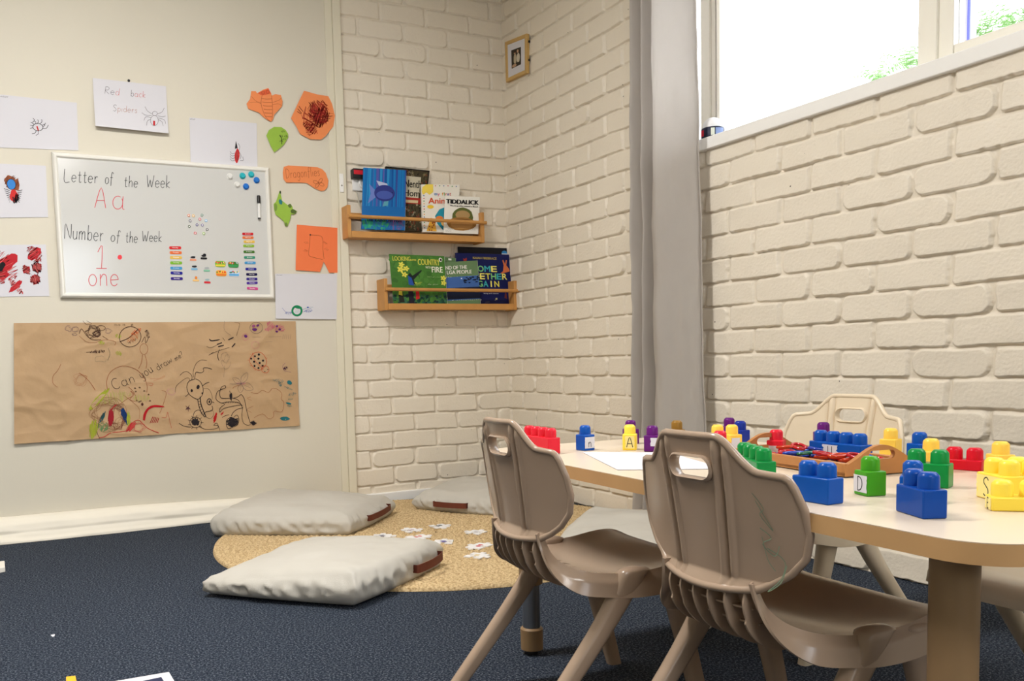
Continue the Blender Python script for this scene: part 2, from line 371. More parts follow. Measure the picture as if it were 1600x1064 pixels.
# partition wall (smooth vinyl lining) left of the brickwork
nx, nz = 90, 60
X = np.linspace(-5.0, -.918, nx); Z = np.linspace(0, 2.7, nz); XX, ZZ = np.meshgrid(X, Z, indexing='ij')
H = .0012*vnoise(XX*2, ZZ*1.5, 3)
V, Fq = gridmesh(np.stack([XX, -.020-H, ZZ], -1)); b = MB(); b.box((-5, -.018, 0), (-.918, .1, 2.7))
V, Fq = cat([(V, Fq), (np.array(b.v), np.array(b.f))]); struct(fastmesh('wall_back_partition', V, Fq, M_part))
b = MB(); b.box((-.926, -.030, 0), (-.886, .05, 2.7)); b.box((-.962, -.024, 0), (-.9262, .0, 2.7)); struct(b.build('trim_1', M_trim, bevel=.002))
b = MB(); b.box((-.8858, -.020, 0), (.0, .05, .047)); struct(b.build('baseboard_back', M_white, bevel=.004))
# small white latch plate on the partition trim
p = onY(533.5, 286, -.03)
lp = MB(); lp.box((p[0]-.010, -.034, p[2]-.043), (p[0]+.010, -.0302, p[2]+.043)); lo = lp.build('latch_plate', M_white, bevel=.002)
tag(lo, 'small white strip plate screwed to the partition edge left of the upper book shelf', 'plate')
s_ = MB(); s_.lathe((p[0], -.034, p[2]-.012), [(.004, 0), (.004, .001), (.002, .0015)], ink(150, 145, 135), 12, (0, -1, 0)); s_.build('screw', ink(150, 145, 135), lo)
b = MB(); b.box((-5.2, -7.0, -.06), (.12, .1, 0)); struct(b.build('floor', M_carpet))
b = MB(); b.box((-5.2, -7.0, 2.7), (.12, .1, 2.78)); struct(b.build('ceiling', M_ceil))
# left and rear walls (behind the viewer) with their window openings
b = MB(); b.box((-5.12, -7, 0), (-5.0, .1, 2.7)); struct(b.build('wall_left', M_wallp))
b = MB(); b.box((-5.12, -7, 0), (.12, -6.85, 1.4)); b.box((-5.12, -7, 2.2), (.12, -6.85, 2.7)); b.box((-5.12, -7, 1.4), (-2.85, -6.85, 2.2)); b.box((-1.35, -7, 1.4), (.12, -6.85, 2.2)); struct(b.build('wall_rear', M_wallp))
def frame2(name, a0, a1, z0, z1, fn, n):
    b = MB()
    for i in range(n+1):
        c = a0+(a1-a0)*i/n; lo, hi = sorted((c-.03, c+.03)); fn(b, lo, hi, z0, z1)
    fn(b, min(a0, a1), max(a0, a1), z0, z0+.05); fn(b, min(a0, a1), max(a0, a1), z1-.05, z1); return struct(b.build(name, M_white, bevel=.004))
frame2('window_2', -2.85, -1.35, 1.4, 2.2, lambda b, a, c, z0, z1: b.box((a, -6.97, z0), (c, -6.90, z1)), 2)
# ceiling lamps
for yy in (-1.9, -4.9):
    t = thing('ceiling_light', 'long white ceiling panel light '+('near the whiteboard wall' if yy > -3 else 'towards the rear windows'), 'light', (-2.3, yy, 2.7))
    b = MB(); b.box((-2.95, yy-.2, 2.64), (-1.65, yy+.2, 2.70)); b.build('housing', M_white, t, bevel=.005)
    dm = bpy.data.materials.get('lamp_diffuser')
    if not dm:
        dm = bpy.data.materials.new('lamp_diffuser'); dm.use_nodes = True; pp = dm.node_tree.nodes['Principled BSDF']; pp.inputs['Emission Color'].default_value = (1, .965, .925, 1); pp.inputs['Emission Strength'].default_value = 6
    b = MB(); b.box((-2.9, yy-.16, 2.63), (-1.7, yy+.16, 2.6401)); b.build('diffuser', dm, t)
# ---- window_1 in the right wall
M_alu = mat('window_frame_paint', (240, 236, 224), .35, .5)

b = MB()
fx0, fx1 = .045, .085
def fr(y0, y1, z0, z1, x0=fx0, x1=fx1): b.box((x0, min(y0, y1), z0), (x1, max(y0, y1), z1))
fr(OY0, OY0-.05, OZ0+.03, OZ1); fr(OY1, OY1+.05, OZ0+.03, OZ1); fr(OY0, OY1, OZ0+.03, OZ0+.050); fr(OY0, OY1, OZ1-.04, OZ1)
fr(-1.395, -1.440, OZ0+.03, OZ1); fr(-1.440, -1.462, OZ0+.03, OZ1, .055, .095); fr(-1.472, -1.488, OZ0+.03, OZ1, .05, .09)
fr(-2.295, -2.352, OZ0+.03, OZ1, .03, .09)                    # mullion
fr(-2.350, -2.395, OZ0+.03, OZ1, .040, .09); fr(-2.3965, OY1, OZ0+.03, OZ0+.085, .041, .089); fr(-3.3, -3.36, OZ0+.03, OZ1, .03, .09)
wf = struct(b.build('window_1', M_alu, bevel=.002))
b = MB(); b.box((.060, -1.470, OZ0+.03), (.064, -1.463, OZ1)); o = b.build('seal', ink(96, 90, 130), wf)
M_glass = bpy.data.materials.new('window_glass'); M_glass.use_nodes = True; nt = M_glass.node_tree; nt.nodes.clear()
a_ = nt.nodes.new('ShaderNodeBsdfTransparent'); g_ = nt.nodes.new('ShaderNodeBsdfGlossy'); g_.inputs['Roughness'].default_value = .02; mx_ = nt.nodes.new('ShaderNodeMixShader'); fz_ = nt.nodes.new('ShaderNodeFresnel'); ou_ = nt.nodes.new('ShaderNodeOutputMaterial')
fz_.inputs['IOR'].default_value = 1.25; nt.links.new(fz_.outputs[0], mx_.inputs[0]); nt.links.new(a_.outputs[0], mx_.inputs[1]); nt.links.new(g_.outputs[0], mx_.inputs[2]); nt.links.new(mx_.outputs[0], ou_.inputs[0])
for (y0, y1, xx) in ((-1.25, -1.396, .066), (-1.487, -2.296, .07), (-2.395, -3.3, .062)):
    b = MB(); b.box((xx, y1, OZ0+.05), (xx+.004, y0, OZ1-.04)); b.build('pane', M_glass, wf)
b = MB(); b.box((-.022, OY1-.03, 1.437), (.10, OY0, 1.482)); o = struct(b.build('trim_2', M_white, bevel=.004))
b = MB(); b.box((.0, OY0-.002, OZ0), (.12, OY0+.012, OZ1)); b.box((.0, OY1, OZ1-.004), (.12, OY0, OZ1+.012)); struct(b.build('trim_3', M_white))
# post just outside the sliding pane with dark blue edges
py_ = onX(1512, 40, .18)[1]; b = MB(); b.box((.16, py_-.013, 1.3), (.20, py_+.013, 3.0)); pst = b.build('outdoor_post', mat('grey_post_paint', (150, 148, 158), .5, .3))
tag(pst, 'white post with dark blue edges just outside the right hand window pane', 'post')
b = MB(); b.box((.157, py_-.020, 1.3), (.162, py_-.0132, 3.0)); b.box((.157, py_+.0132, 1.3), (.162, py_+.020, 3.0)); b.build('edge_strip', ink(84, 88, 160), pst)
# ---- outdoors: rocky bank with ferns
M_rock = mat('pale_rock', (200, 196, 190), .9, .1, .15, 3)
rng = random.Random(4)
X = np.linspace(.6, 6.5, 60); Y = np.linspace(-7, 1.5, 80); XX, YY = np.meshgrid(X, Y, indexing='ij')
bank = lambda x, y: 1.35+.46*(x-.6)+.12*vnoise(np.array(x)*2.2, np.array(y)*2.2, 5)+.05*vnoise(np.array(x)*7, np.array(y)*7, 6)
V, Fq = gridmesh(np.stack([XX, YY, bank(XX, YY)], -1)); o = struct(fastmesh('ground_bank', V, Fq[:, ::-1], M_rock))
M_fern = mat('fern_green', (108, 142, 88), .7, .2, .2, 3, transl=.3)
def fern(x, y, R, n, seed):
    r_ = random.Random(seed); b = MB(); z = float(bank(np.array([x]), np.array([y]))[0])
    for i in range(n):
        a = r_.uniform(0, 2*PI); L = R*r_.uniform(.7, 1.1); h = L*r_.uniform(.5, .9); prev = None; st = 12
        for j in range(st+1):
            t = j/st; c = np.array([x+math.cos(a)*L*t, y+math.sin(a)*L*t, z+h*(1.9*t-1.7*t*t)+.02]); wv = .07*R*math.sin(PI*min(1, t*.9+.1))+.002
            e = np.array([-math.sin(a), math.cos(a), 0])
            if 0 < j:
                d = (c-prev)*.45; 
                for sg in (-1, 1): b.add([prev, prev+d*.7, prev+d*1.6+e*sg*wv*1.5-np.array([0, 0, .012])], [(0, 1, 2)])
            prev = c
    return tag(b.build('fern', M_fern), None, 'fern', 'ferns on the rocky bank outside')
fl = ['leftmost overexposed fern clump seen through the large pane', 'fern clump seen through the large pane just left of the mullion', 'fern clump seen through the sliding pane left of the white post', 'fern clump seen through the sliding pane right of the white post', 'fern clump at the far right edge of the sliding pane']
for i, (px, py, x0) in enumerate(((1372, 108, 2.2), (1425, 84, 2.0), (1492, 58, 1.9), (1548, 38, 1.9), (1592, 22, 1.9))):
    q = onX(px, py, x0); o = fern(x0, q[1], .28, 34, 20+i); o['label'] = fl[i]
    o.location.z = q[2]-.10-float(bank(np.array([x0]), np.array([q[1]]))[0])
# ---- rug
def polar(name, cx, cy, R, matl):
    nr, na = 230, 720; r = np.linspace(.004, R, nr); a = np.linspace(0, 2*PI, na, endpoint=False); RR, AA = np.meshgrid(r, a, indexing='ij')
    Rw = RR*(1+.006*vnoise(AA*3, RR*0+1, 8)); ring = RR/.0225+AA/(2*PI); fr_ = ring-np.floor(ring)
    h = .0085*np.sqrt(np.clip(1-(2*fr_-1)**2, 0, 1))*(.75+.25*np.sin(AA*np.floor(RR/.0225+1)*6.0+fr_*5))+.0006*vnoise(AA*90, RR*300, 9)
    h[-1] = -.006
    P = np.stack([cx+Rw*np.cos(AA), cy+Rw*np.sin(AA), .007+h], -1).reshape(-1, 3); idx = np.arange(nr*na).reshape(nr, na); n2 = np.roll(idx, -1, axis=1)
    F = np.stack([idx[:-1], idx[1:], n2[1:], n2[:-1]], -1).reshape(-1, 4); return fastmesh(name, P, F, matl)
M_jute = bpy.data.materials.new('braided_jute'); M_jute.use_nodes = True; nt = M_jute.node_tree; pp = nt.nodes['Principled BSDF']; pp.inputs['Roughness'].default_value = .9; pp.inputs['Specular IOR Level'].default_value = .15
tc = nt.nodes.new('ShaderNodeTexCoord'); n1 = nt.nodes.new('ShaderNodeTexNoise'); n1.inputs['Scale'].default_value = 140; n1.inputs['Detail'].default_value = 5; r1 = nt.nodes.new('ShaderNodeValToRGB')
r1.color_ramp.elements[0].position = .28; r1.color_ramp.elements[0].color = rgb(150, 122, 82); r1.color_ramp.elements[1].position = .62; r1.color_ramp.elements[1].color = rgb(212, 188, 146)
nt.links.new(tc.outputs['Object'], n1.inputs['Vector']); nt.links.new(n1.outputs['Fac'], r1.inputs[0]); nt.links.new(r1.outputs[0], pp.inputs['Base Color'])
tag(polar('jute_rug', -.885, -.905, .862, M_jute), 'round braided golden jute rug on the blue carpet under the floor cushions', 'rug')
# ---- fabric roll along the foot of the partition
n, m = 140, 26; P = np.zeros((n, m, 3))
for i in range(n):
    t = i/(n-1); x = -3.3+t*2.08; q = max(0, (x+1.75)/.75); q = min(1, q)
    hh = (.100 if x < -1.9 else .100-.015*min(1, (x+1.9)/.5)); dd = .085-.03*q+.008*math.sin(x*5)
    for j in range(m):
        a = j/(m-1); 
        prof = [(.0, 1.0), (.30, .93), (.62, .72), (.74, .50), (.72, .36), (.86, .22), (1.0, .10), (1.02, .0)]
        k = a*(len(prof)-1); k0 = min(int(k), len(prof)-2); fk = k-k0; fk = fk*fk*(3-2*fk)*.5+fk*.5
        yy = prof[k0][0]*(1-fk)+prof[k0+1][0]*fk; zz = prof[k0][1]*(1-fk)+prof[k0+1][1]*fk
        nzv = float(vnoise(np.array([x*9.0]), np.array([a*5.0]), 7)[0])
        P[i, j] = (x, -.021-yy*dd-.004*nzv*math.sin(PI*a), zz*hh+.003*nzv*math.sin(PI*a)+.001)
V, Fq = gridmesh(P); o = fastmesh('fabric_roll', V, Fq, mat('cream_vinyl', (232, 226, 212), .6, .2))
tag(o, 'long folded cream fabric roll lying along the foot of the partition wall', 'fabric')
md = o.modifiers.new('solid', 'SOLIDIFY'); md.thickness = .003; md.offset = 1
# ---- curtain
def curtain():
    # plan of the hanging cloth: (Y, X) control points at the top and at the hem
    top = [(-1.13, -.045), (-1.165, -.100), (-1.195, -.040), (-1.222, -.092), (-1.245, -.028), (-1.28, -.090), (-1.34, -.135), (-1.41, -.118), (-1.470, -.080), (-1.478, -.060)]
    hem = [(-1.12, -.045), (-1.15, -.105), (-1.19, -.045), (-1.228, -.112), (-1.262, -.030), (-1.30, -.105), (-1.38, -.155), (-1.46, -.125), (-1.535, -.085), (-1.545, -.070)]
    n, m = 120, 160
    def ev(c, t):
        P = smooth(c, 18); k = t*(len(P)-1); i = min(int(k), len(P)-2); return np.array(P[i])*(1-(k-i))+np.array(P[i+1])*(k-i)
    A = np.array([ev(top, i/(n-1)) for i in range(n)]); B = np.array([ev(hem, i/(n-1)) for i in range(n)])
    P = np.zeros((n, m, 3)); zt, zb = 2.575, .06
    for j in range(m):
        t = j/(m-1); z = zt+(zb-zt)*t; q = t**1.2; Q = A*(1-q)+B*q
        nz = .006*vnoise(np.arange(n)*.09+3, np.full(n, z*5.0), 12)+.0025*vnoise(np.arange(n)*.3, np.full(n, z*16.0), 13)
        P[:, j, 1] = Q[:, 0]; P[:, j, 0] = Q[:, 1]+nz*(.5+t); P[:, j, 2] = z
    V, Fq = gridmesh(P); o = fastmesh('curtain', V, Fq, M_linen)
    tag(o, 'grey beige linen curtain hanging gathered at the left of the window', 'curtain')
    b = MB(); e = P[-1]
    for j in range(m-1):
        b.add([e[j]+(-.002, .001, 0), e[j+1]+(-.002, .001, 0), e[j+1]+(-.002, -.006, 0), e[j]+(-.002, -.006, 0)], [(0, 1, 2, 3)])
    b.build('side_hem', M_linen, o)
    r = MB(); r.tube([(-.10, .0, 2.60), (-.10, -4.6, 2.60)], .012, n=12)
    for y in (-.3, -4.4): r.box((-.10, y-.01, 2.59), (.0, y+.01, 2.61))
    for k in range(8):
        y = -1.14-.045*k; r.tube([(-.10+.022*math.cos(a), y, 2.60+.022*math.sin(a)) for a in np.linspace(0, 2*PI, 13)[:-1]], .002, n=6, closed=True)
    tag(r.build('curtain_rod', M_black), 'dark curtain rod fixed across the top of the window', 'rod')
curtain()
# ================================================================== WALL PAPERS
N_Y = (0, -1, 0)
PW = -.0225     # face of the partition
def surfY(y): return lambda px, py: onY(px, py, y)
def sheet(name, px, y, matl, label, cat_, curl=None, group=None, th=.0012, n=12, extra=0.0):
    """quad sheet from its four picture corners TL TR BR BL, built as a slightly waved solid sheet on the wall"""
    c = [onY(a, b, y) for a, b in px]; A = np.zeros((n, n, 3)); B = np.zeros((n, n, 3))
    for i in range(n):
        for j in range(n):
            u, v = i/(n-1), j/(n-1); p = (c[0]*(1-u)+c[1]*u)*(1-v)+(c[3]*(1-u)+c[2]*u)*v
            A[i, j] = p; A[i, j, 1] = y-(curl(u, v) if curl else 0); B[i, j] = A[i, j]+np.array([0, th, 0])
    V, Fq = gridmesh(A); V2, F2 = gridmesh(B); nV = len(V); F = list(map(tuple, Fq[:, ::-1]))+[tuple(q+nV) for q in F2]; 
    def bd(i0, j0, i1, j1): a = i0*n+j0; b = i1*n+j1; F.append((a, b, b+nV, a+nV))
    for k in range(n-1): bd(k, 0, k+1, 0); bd(k+1, n-1, k, n-1); bd(0, k+1, 0, k); bd(n-1, k, n-1, k+1)
    b = MB(); b.add(list(V)+list(V2), F, matl); o = b.build(name, matl, None, smooth=40)
    return tag(o, label, cat_, group)
def surf_sheet(px, y, curl):
    c = [onY(a, b, y) for a, b in px]
    def f(a, b):
        yy = y
        for _ in range(3):
            p = onY(a, b, yy); u = (p[0]-c[0][0])/max(1e-6, (c[1][0]-c[0][0])); v = (c[0][2]-p[2])/max(1e-6, (c[0][2]-c[3][2])); u = min(1, max(0, u)); v = min(1, max(0, v)); yy = y-curl(u, v)
        return onY(a, b, yy)
    return f
K = ink(44, 42, 50); RED = ink(196, 36, 40); DR = ink(150, 30, 34)
# spider sheet on the far left
q = [(-14, 146), (120, 160.5), (122.5, 235), (-12, 230)]
o = sheet('paper_sheet', q, PW, M_paper, 'white sheet with a small black spider drawing above the whiteboard, far left', 'drawing')
I = Ink(surfY(PW), N_Y, (0, 100), 5.32)
I.oval(315, 525, 42, 30, K, .0022, 8); I.oval(285, 488, 13, 13, K, .0018); I.line([(307, 517), (318, 553)], RED, .005, False)
for st in ([(280, 480), (285, 462), (272, 450)], [(275, 495), (255, 484)], [(305, 500), (320, 480), (312, 462)], [(330, 500), (348, 480), (345, 460)], [(345, 510), (375, 500), (378, 488)], [(355, 520), (372, 512), (366, 498)], [(350, 535), (385, 535), (402, 506)], [(280, 515), (250, 510)], [(276, 530), (250, 535)], [(300, 555), (290, 575), (265, 580)], [(318, 555), (318, 580), (298, 594)]): I.line(st, K, .0019)
I.scrib(36, 272, 34, 8, K, 14, .0012, 4)
I.build('drawing', o)
# red back spiders sheet, lifted at its lower edge
q = [(144.7, 122), (259.3, 135), (262.3, 210), (148.5, 198.7)]
cf = lambda u, v: .002+.016*v*v+.004*(1-u)*v
o = sheet('paper_sheet', q, PW, M_paper, 'white sheet handwritten Red back Spiders, pinned with its lower edge curling off the wall', 'drawing', cf)
I = Ink(surf_sheet(q, PW, cf), N_Y, (0, 100), 5.32); gk = ink(96, 92, 96); gr = ink(206, 104, 104); gb = ink(178, 128, 108)
I.word('Red', 868, 245, 992, 262, 58, [gk, gk, gr], .0013); I.word('back', 1085, 268, 1208, 280, 52, [gk, gr, gr, gr], .0014); I.word('Spiders', 938, 390, 1140, 408, 52, [gk, gb, gb, gb, gb, gb, gb], .0013)
I.oval(1287, 412, 20, 18, gk, .0013); I.oval(1283, 470, 32, 42, gk, .0013); I.line([(1281, 472), (1281, 512)], RED, .008, False)
for st in ([(1262, 415), (1225, 390), (1205, 355)], [(1260, 428), (1210, 425), (1178, 405)], [(1255, 445), (1212, 440), (1196, 470)], [(1250, 460), (1225, 475), (1218, 512)], [(1308, 415), (1345, 400), (1365, 365)], [(1310, 430), (1350, 440), (1376, 432)], [(1314, 448), (1365, 465), (1376, 497)], [(1315, 462), (1345, 480), (1356, 515)]): I.line(st, gk, .0013)
I.build('drawing', o)
pn = onY(201.5, 125.5, -.028); b = MB(); b.lathe(pn+np.array([0, .0065, 0]), [(.004, 0), (.0055, .001), (.0055, .004), (.003, .0065)], M_black, 14, (0, -1, 0))
tag(b.build('push_pin', M_black), 'small black round pin at the top edge of the Red back Spiders sheet', 'pin')
# sheet with a red and black bug, partly behind the whiteboard
q = [(296, 183.6), (401, 192.5), (402.5, 268), (298, 258)]
o = sheet('paper_sheet', q, PW, M_paper, 'white sheet with a tall black and red bug drawing, tucked behind the whiteboard top', 'drawing')
I = Ink(surfY(PW), N_Y, (280, 100), 5.32)
I.fill([(472, 638), (462, 705), (486, 700)], ink(26, 26, 30)); I.blob(480, 765, 20, 62, ink(204, 44, 48), 4, 16, .12); I.line([(478, 730), (484, 800)], K, .003); I.scrib(480, 760, 14, 50, ink(236, 90, 84), 16, .0012, 0, 3)
for k in range(4): I.line([(462, 740+k*20), (438, 745+k*20), (422, 726+k*20)], K, .0014)
I.line([(490, 660), (504, 690), (496, 715)], K, .0014); I.line([(500, 735), (514, 765), (504, 790)], K, .0014); I.line([(505, 800), (532, 800), (528, 770)], K, .0014)
I.scrib(112, 459, 22, 7, K, 12, .0012, 4)
I.build('drawing', o)
# bug with a blue face
q = [(-20, 254.5), (71.6, 259), (75.2, 339.3), (-18, 340.4)]
o = sheet('paper_sheet', q, PW, M_paper, 'white sheet with a blue and brown faced bug drawing left of the whiteboard', 'drawing')
I = Ink(surfY(PW), N_Y, (0, 230), 4.257)
I.fill([(52, 185), (95, 200), (100, 215), (120, 208), (130, 250), (125, 285), (90, 290), (50, 270), (28, 225), (35, 205)], ink(150, 84, 52)); I.scrib(80, 235, 52, 48, ink(128, 66, 40), 26, .0025, 30, 4)
I.blob(75, 247, 27, 34, ink(58, 130, 204), -15, 18, 0, .0002); I.oval(75, 247, 28, 35, K, .0025, -15); I.scrib(75, 243, 10, 9, ink(20, 40, 90), 8, .0025)
I.blob(92, 322, 26, 42, ink(204, 46, 44), 0, 16, .1); I.scrib(110, 340, 16, 36, ink(24, 22, 26), 16, .003, 10, 5); I.line([(86, 330), (92, 372)], ink(24, 22, 26), .004)
for k in range(7):
    I.line([(66, 290+k*12), (26+6*k, 275+k*15)], K, .0022, False); I.line([(115, 290+k*10), (148-3*k, 285+k*14)], K, .0022, False)
I.build('drawing', o)
# red paint sheet
q = [(-20, 383), (71.6, 382), (77.2, 462.6), (-18, 464)]
o = sheet('paper_sheet', q, PW, M_paper, 'white sheet with broad red paint strokes left of the whiteboard', 'drawing')
I = Ink(surfY(PW), N_Y, (0, 230), 4.257); R1 = ink(186, 34, 44); R2 = ink(220, 110, 106)
for (x, y, rx, ry, rt, sd) in ((30, 780, 115, 60, -35, 1), (228, 710, 60, 42, -40, 2), (175, 815, 34, 22, -35, 3), (245, 800, 32, 40, 60, 4), (235, 880, 36, 36, 70, 5), (105, 925, 68, 22, -42, 6), (10, 850, 60, 34, -10, 7)):
    I.blob(x, y, rx*.85, ry*.8, R1, rt, 18, .12, 0, sd); I.scrib(x, y, rx, ry, R1, 26, .0045, rt+90, sd); I.scrib(x, y, rx*.9, ry, R2, 18, .0022, rt+90, sd+9)
I.blob(12, 795, 18, 34, ink(24, 20, 24), 30, 9, .3, .0004)
I.build('drawing', o)
# lower right sheet
q = [(429.7, 427.8), (526.6, 427.8), (526, 499.2), (430.7, 497.8)]
cf = lambda u, v: .001+.003*v*v*math.sin(PI*u)
o = sheet('paper_sheet', q, -.0240, M_paper, 'white sheet with a green and blue bug drawing above the brown paper corner', 'drawing', cf)
I = Ink(surf_sheet(q, -.0240, cf), N_Y, (250, 240), 3.94); GR = ink(24, 130, 84); BL = ink(40, 84, 170)
I.oval(843, 968, 30, 30, GR, .007, 20); I.oval(843, 968, 24, 24, GR, .003); I.blob(850, 946, 24, 9, GR, 8); I.scrib(842, 972, 14, 10, ink(120, 190, 170), 8, .0014)
I.scrib(790, 982, 22, 9, BL, 16, .0018); I.scrib(912, 970, 22, 9, BL, 16, .0026); I.line([(752, 950), (775, 975), (812, 975)], BL, .0012); I.line([(875, 962), (910, 948), (942, 946)], ink(90, 150, 170), .0012); I.blob(910, 947, 6, 5, BL); I.line([(880, 975), (925, 955), (938, 970)], BL, .0012)
put_text(I.b, 'Bug name', I.P((716, 752)), (.028, 0, 0), (0, 0, .005), K) if False else I.scrib(735, 748, 18, 3, K, 12, .001)
I.build('drawing', o)
# ---- cut coloured paper shapes
def cut(pts, org, k, matl, label, y=PW-.001, lift=.002):
    c = [onY(org[0]+p[0]/k, org[1]+p[1]/k, y-lift) for p in pts]; b = MB(); b.prism([p+np.array([0, .0012, 0]) for p in c], (0, -.0012, 0), matl)
    o = b.build('paper_cutout', matl); tag(o, label, 'paper shape'); return o, Ink(surfY(y-lift), N_Y, org, k)
KO = ink(150, 74, 40); ORr = ink(206, 74, 50)
o, I = cut([(600, 225), (635, 225), (648, 243), (700, 212), (740, 200), (765, 245), (770, 262), (800, 250), (845, 258), (860, 310), (855, 350), (820, 390), (790, 420), (780, 460), (765, 480), (735, 465), (700, 440), (665, 405), (575, 372), (560, 330), (590, 290)], (280, 100), 5.32, M_orange, 'orange paper butterfly cutout with a striped body at the top of the partition')
I.fill([(650, 242), (742, 204), (765, 246), (690, 262)], ink(222, 96, 58)); I.oval(697, 238, 12, 14, KO, .0015); I.oval(735, 232, 12, 14, KO, .0015)
I.line([(688, 262), (680, 330), (700, 400), (722, 445), (755, 475)], KO, .0014); I.line([(768, 262), (776, 380), (770, 470)], KO, .0014)
for k in range(6): I.line([(684+k*6, 285+k*30), (725, 292+k*29), (772, 290+k*30)], KO, .0016)
I.line([(600, 270), (640, 310), (682, 320)], KO, .001); I.line([(585, 322), (640, 318), (682, 330)], KO, .001); I.line([(775, 320), (830, 300), (850, 280)], KO, .001); I.line([(776, 340), (820, 330), (850, 345)], KO, .001)
I.build('drawing', o)
o, I = cut([(1038, 222), (1145, 252), (1240, 268), (1270, 330), (1295, 430), (1280, 520), (1215, 600), (1180, 627), (1090, 625), (1005, 580), (975, 520), (930, 450), (960, 385), (1000, 300)], (280, 100), 5.32, M_orange, 'large orange paper polygon scribbled over in dark red near the brickwork', lift=.004)
for sd, (x, y, rx, ry, rt) in enumerate(((1130, 430, 130, 95, -55), (1150, 380, 85, 80, -40), (1090, 530, 70, 40, 40), (1180, 440, 60, 90, 20))): I.scrib(x, y, rx, ry, ink(190, 58, 44), 46, .0028, rt, sd); I.scrib(x, y, rx*.95, ry, ink(168, 44, 40), 30, .0020, rt+60, sd+5)
for st in ([(985, 372), (1018, 412)], [(995, 352), (1028, 395)], [(980, 395), (1012, 415)], [(1075, 320), (1095, 335)]): I.line(st, ink(110, 44, 26), .003, False)
I.line([(1232, 412), (1280, 412)], KO, .001, False); I.build('drawing', o)
o, I = cut([(790, 522), (850, 525), (885, 548), (905, 580), (905, 610), (870, 670), (830, 705), (790, 735), (760, 680), (725, 595), (745, 550)], (280, 100), 5.32, M_green, 'green paper leaf cutout with dark crayon marks')
for (x, y) in ((850, 600), (862, 560), (885, 600), (848, 640), (872, 625)): I.scrib(x, y, 14, 12, ink(74, 96, 40), 9, .002, 0, x)
I.line([(835, 590), (850, 620), (852, 668)], ink(60, 74, 34), .0035); I.build('drawing', o)
o, I = cut([(870, 855), (905, 843), (1030, 850), (1150, 858), (1190, 875), (1218, 905), (1240, 970), (1232, 1025), (1210, 1050), (1180, 1055), (1130, 1035), (1060, 988), (980, 985), (890, 985), (867, 955), (862, 900)], (280, 100), 5.32, M_orange, 'orange rounded paper sign handwritten Dragonflies')
I.word('Dragonflies', 888, 950, 1170, 930, 78, KO, .0014)
for a in (30, 120, 200, 300): I.oval(1160+26*math.cos(math.radians(a)), 990+20*math.sin(math.radians(a)), 24, 12, KO, .0014, a)
I.build('drawing', o)
o, I = cut([(737, 228), (746, 262), (752, 290), (775, 308), (790, 320), (800, 308), (815, 325), (818, 340), (845, 355), (825, 375), (808, 372), (800, 410), (792, 428), (785, 447), (770, 442), (765, 420), (735, 392), (712, 375), (703, 345), (700, 310), (714, 296), (722, 275)], (250, 240), 3.94, M_green, 'green paper creature cutout with darker painted wing tips and tail')
I.blob(742, 297, 11, 17, ink(40, 120, 128), -15, 12, .1); I.blob(740, 238, 5, 10, ink(50, 66, 30)); I.blob(822, 357, 18, 12, ink(84, 104, 50), 20, 9, .2); I.blob(712, 330, 10, 24, ink(120, 148, 64), 0, 12, .1); I.blob(800, 322, 12, 12, ink(96, 120, 54), 0, 9, .2); I.blob(776, 436, 9, 12, ink(110, 134, 60)); I.build('drawing', o)
o, I = cut([(843, 437), (960, 447), (1092, 457), (1093, 733), (1042, 733), (1026, 700), (1008, 665), (998, 695), (985, 728), (910, 722), (835, 717)], (250, 240), 3.94, mat('bright_orange_paper', (238, 124, 76), .7, .2, .03, 30), 'orange rectangular paper with a notch cut from its lower edge')
I.line([(922, 500), (985, 506), (1002, 530), (1003, 590), (1010, 650)], KO, .0016); I.line([(924, 500), (920, 570), (916, 625), (950, 640), (1000, 652)], KO, .0016); I.blob(925, 500, 5, 5, K)
for (x, y) in ((900, 548), (895, 600), (1015, 550), (1025, 590)): I.scrib(x, y, 14, 9, KO, 8, .0011, 20, y)
I.line([(1005, 540), (1030, 556)], KO, .001); I.line([(890, 590), (910, 600)], KO, .001); I.build('drawing', o)
# ================================================================== WHITEBOARD
wb = thing('whiteboard', 'white framed magnetic whiteboard with handwritten Letter of the Week and Number of the Week', 'whiteboard', (-1.71, -.02, 1.0))
wx0, wx1, wz0, wz1 = -2.162, -1.256, .993, 1.586; BF = -.034
b = MB(); b.box((wx0+.01, BF, wz0+.01), (wx1-.01, -.0225, wz1-.01)); board = b.build('writing_surface', mat('whiteboard_enamel', (204, 204, 201), .12, .5), wb)
b = MB()
def fbar(pts_a, pts_b):  # mitred rounded frame bar
    pass
fwid = .024; prof = [(0, 0), (0, .010), (.004, .016), (.010, .019), (.016, .018), (.021, .013), (fwid, .008), (fwid, 0)]
corners = [(wx0, wz0, 1, 1), (wx1, wz0, -1, 1), (wx1, wz1, -1, -1), (wx0, wz1, 1, -1)]
rings = [[(x+sx*i_, -.0228-o_, z+sz*i_) for i_, o_ in prof] for x, z, sx, sz in corners]
b.loft(rings, None, True, True); b.build('frame', mat('whiteboard_frame', (232, 230, 222), .35, .5), wb, smooth=35)
I = Ink(surfY(BF), N_Y, (0, 230), 4.257); BK = ink(44, 46, 50); PK = ink(216, 84, 94); W2 = .0023
I.word('Letter', 426, 228, 650, 240, 84, BK, W2); I.flush('heading_writing', wb); I.word('of', 697, 243, 750, 247, 78, BK, W2); I.flush('heading_writing', wb); I.word('the', 824, 262, 916, 268, 74, BK, W2); I.flush('heading_writing', wb); I.word('Week', 976, 266, 1130, 272, 84, BK, W2)
I.flush('heading_writing', wb); I.word('A', 630, 402, 705, 406, 134, PK, .0027); I.flush('letter_writing', wb); I.word('a', 745, 410, 828, 414, 160, PK, .0027)
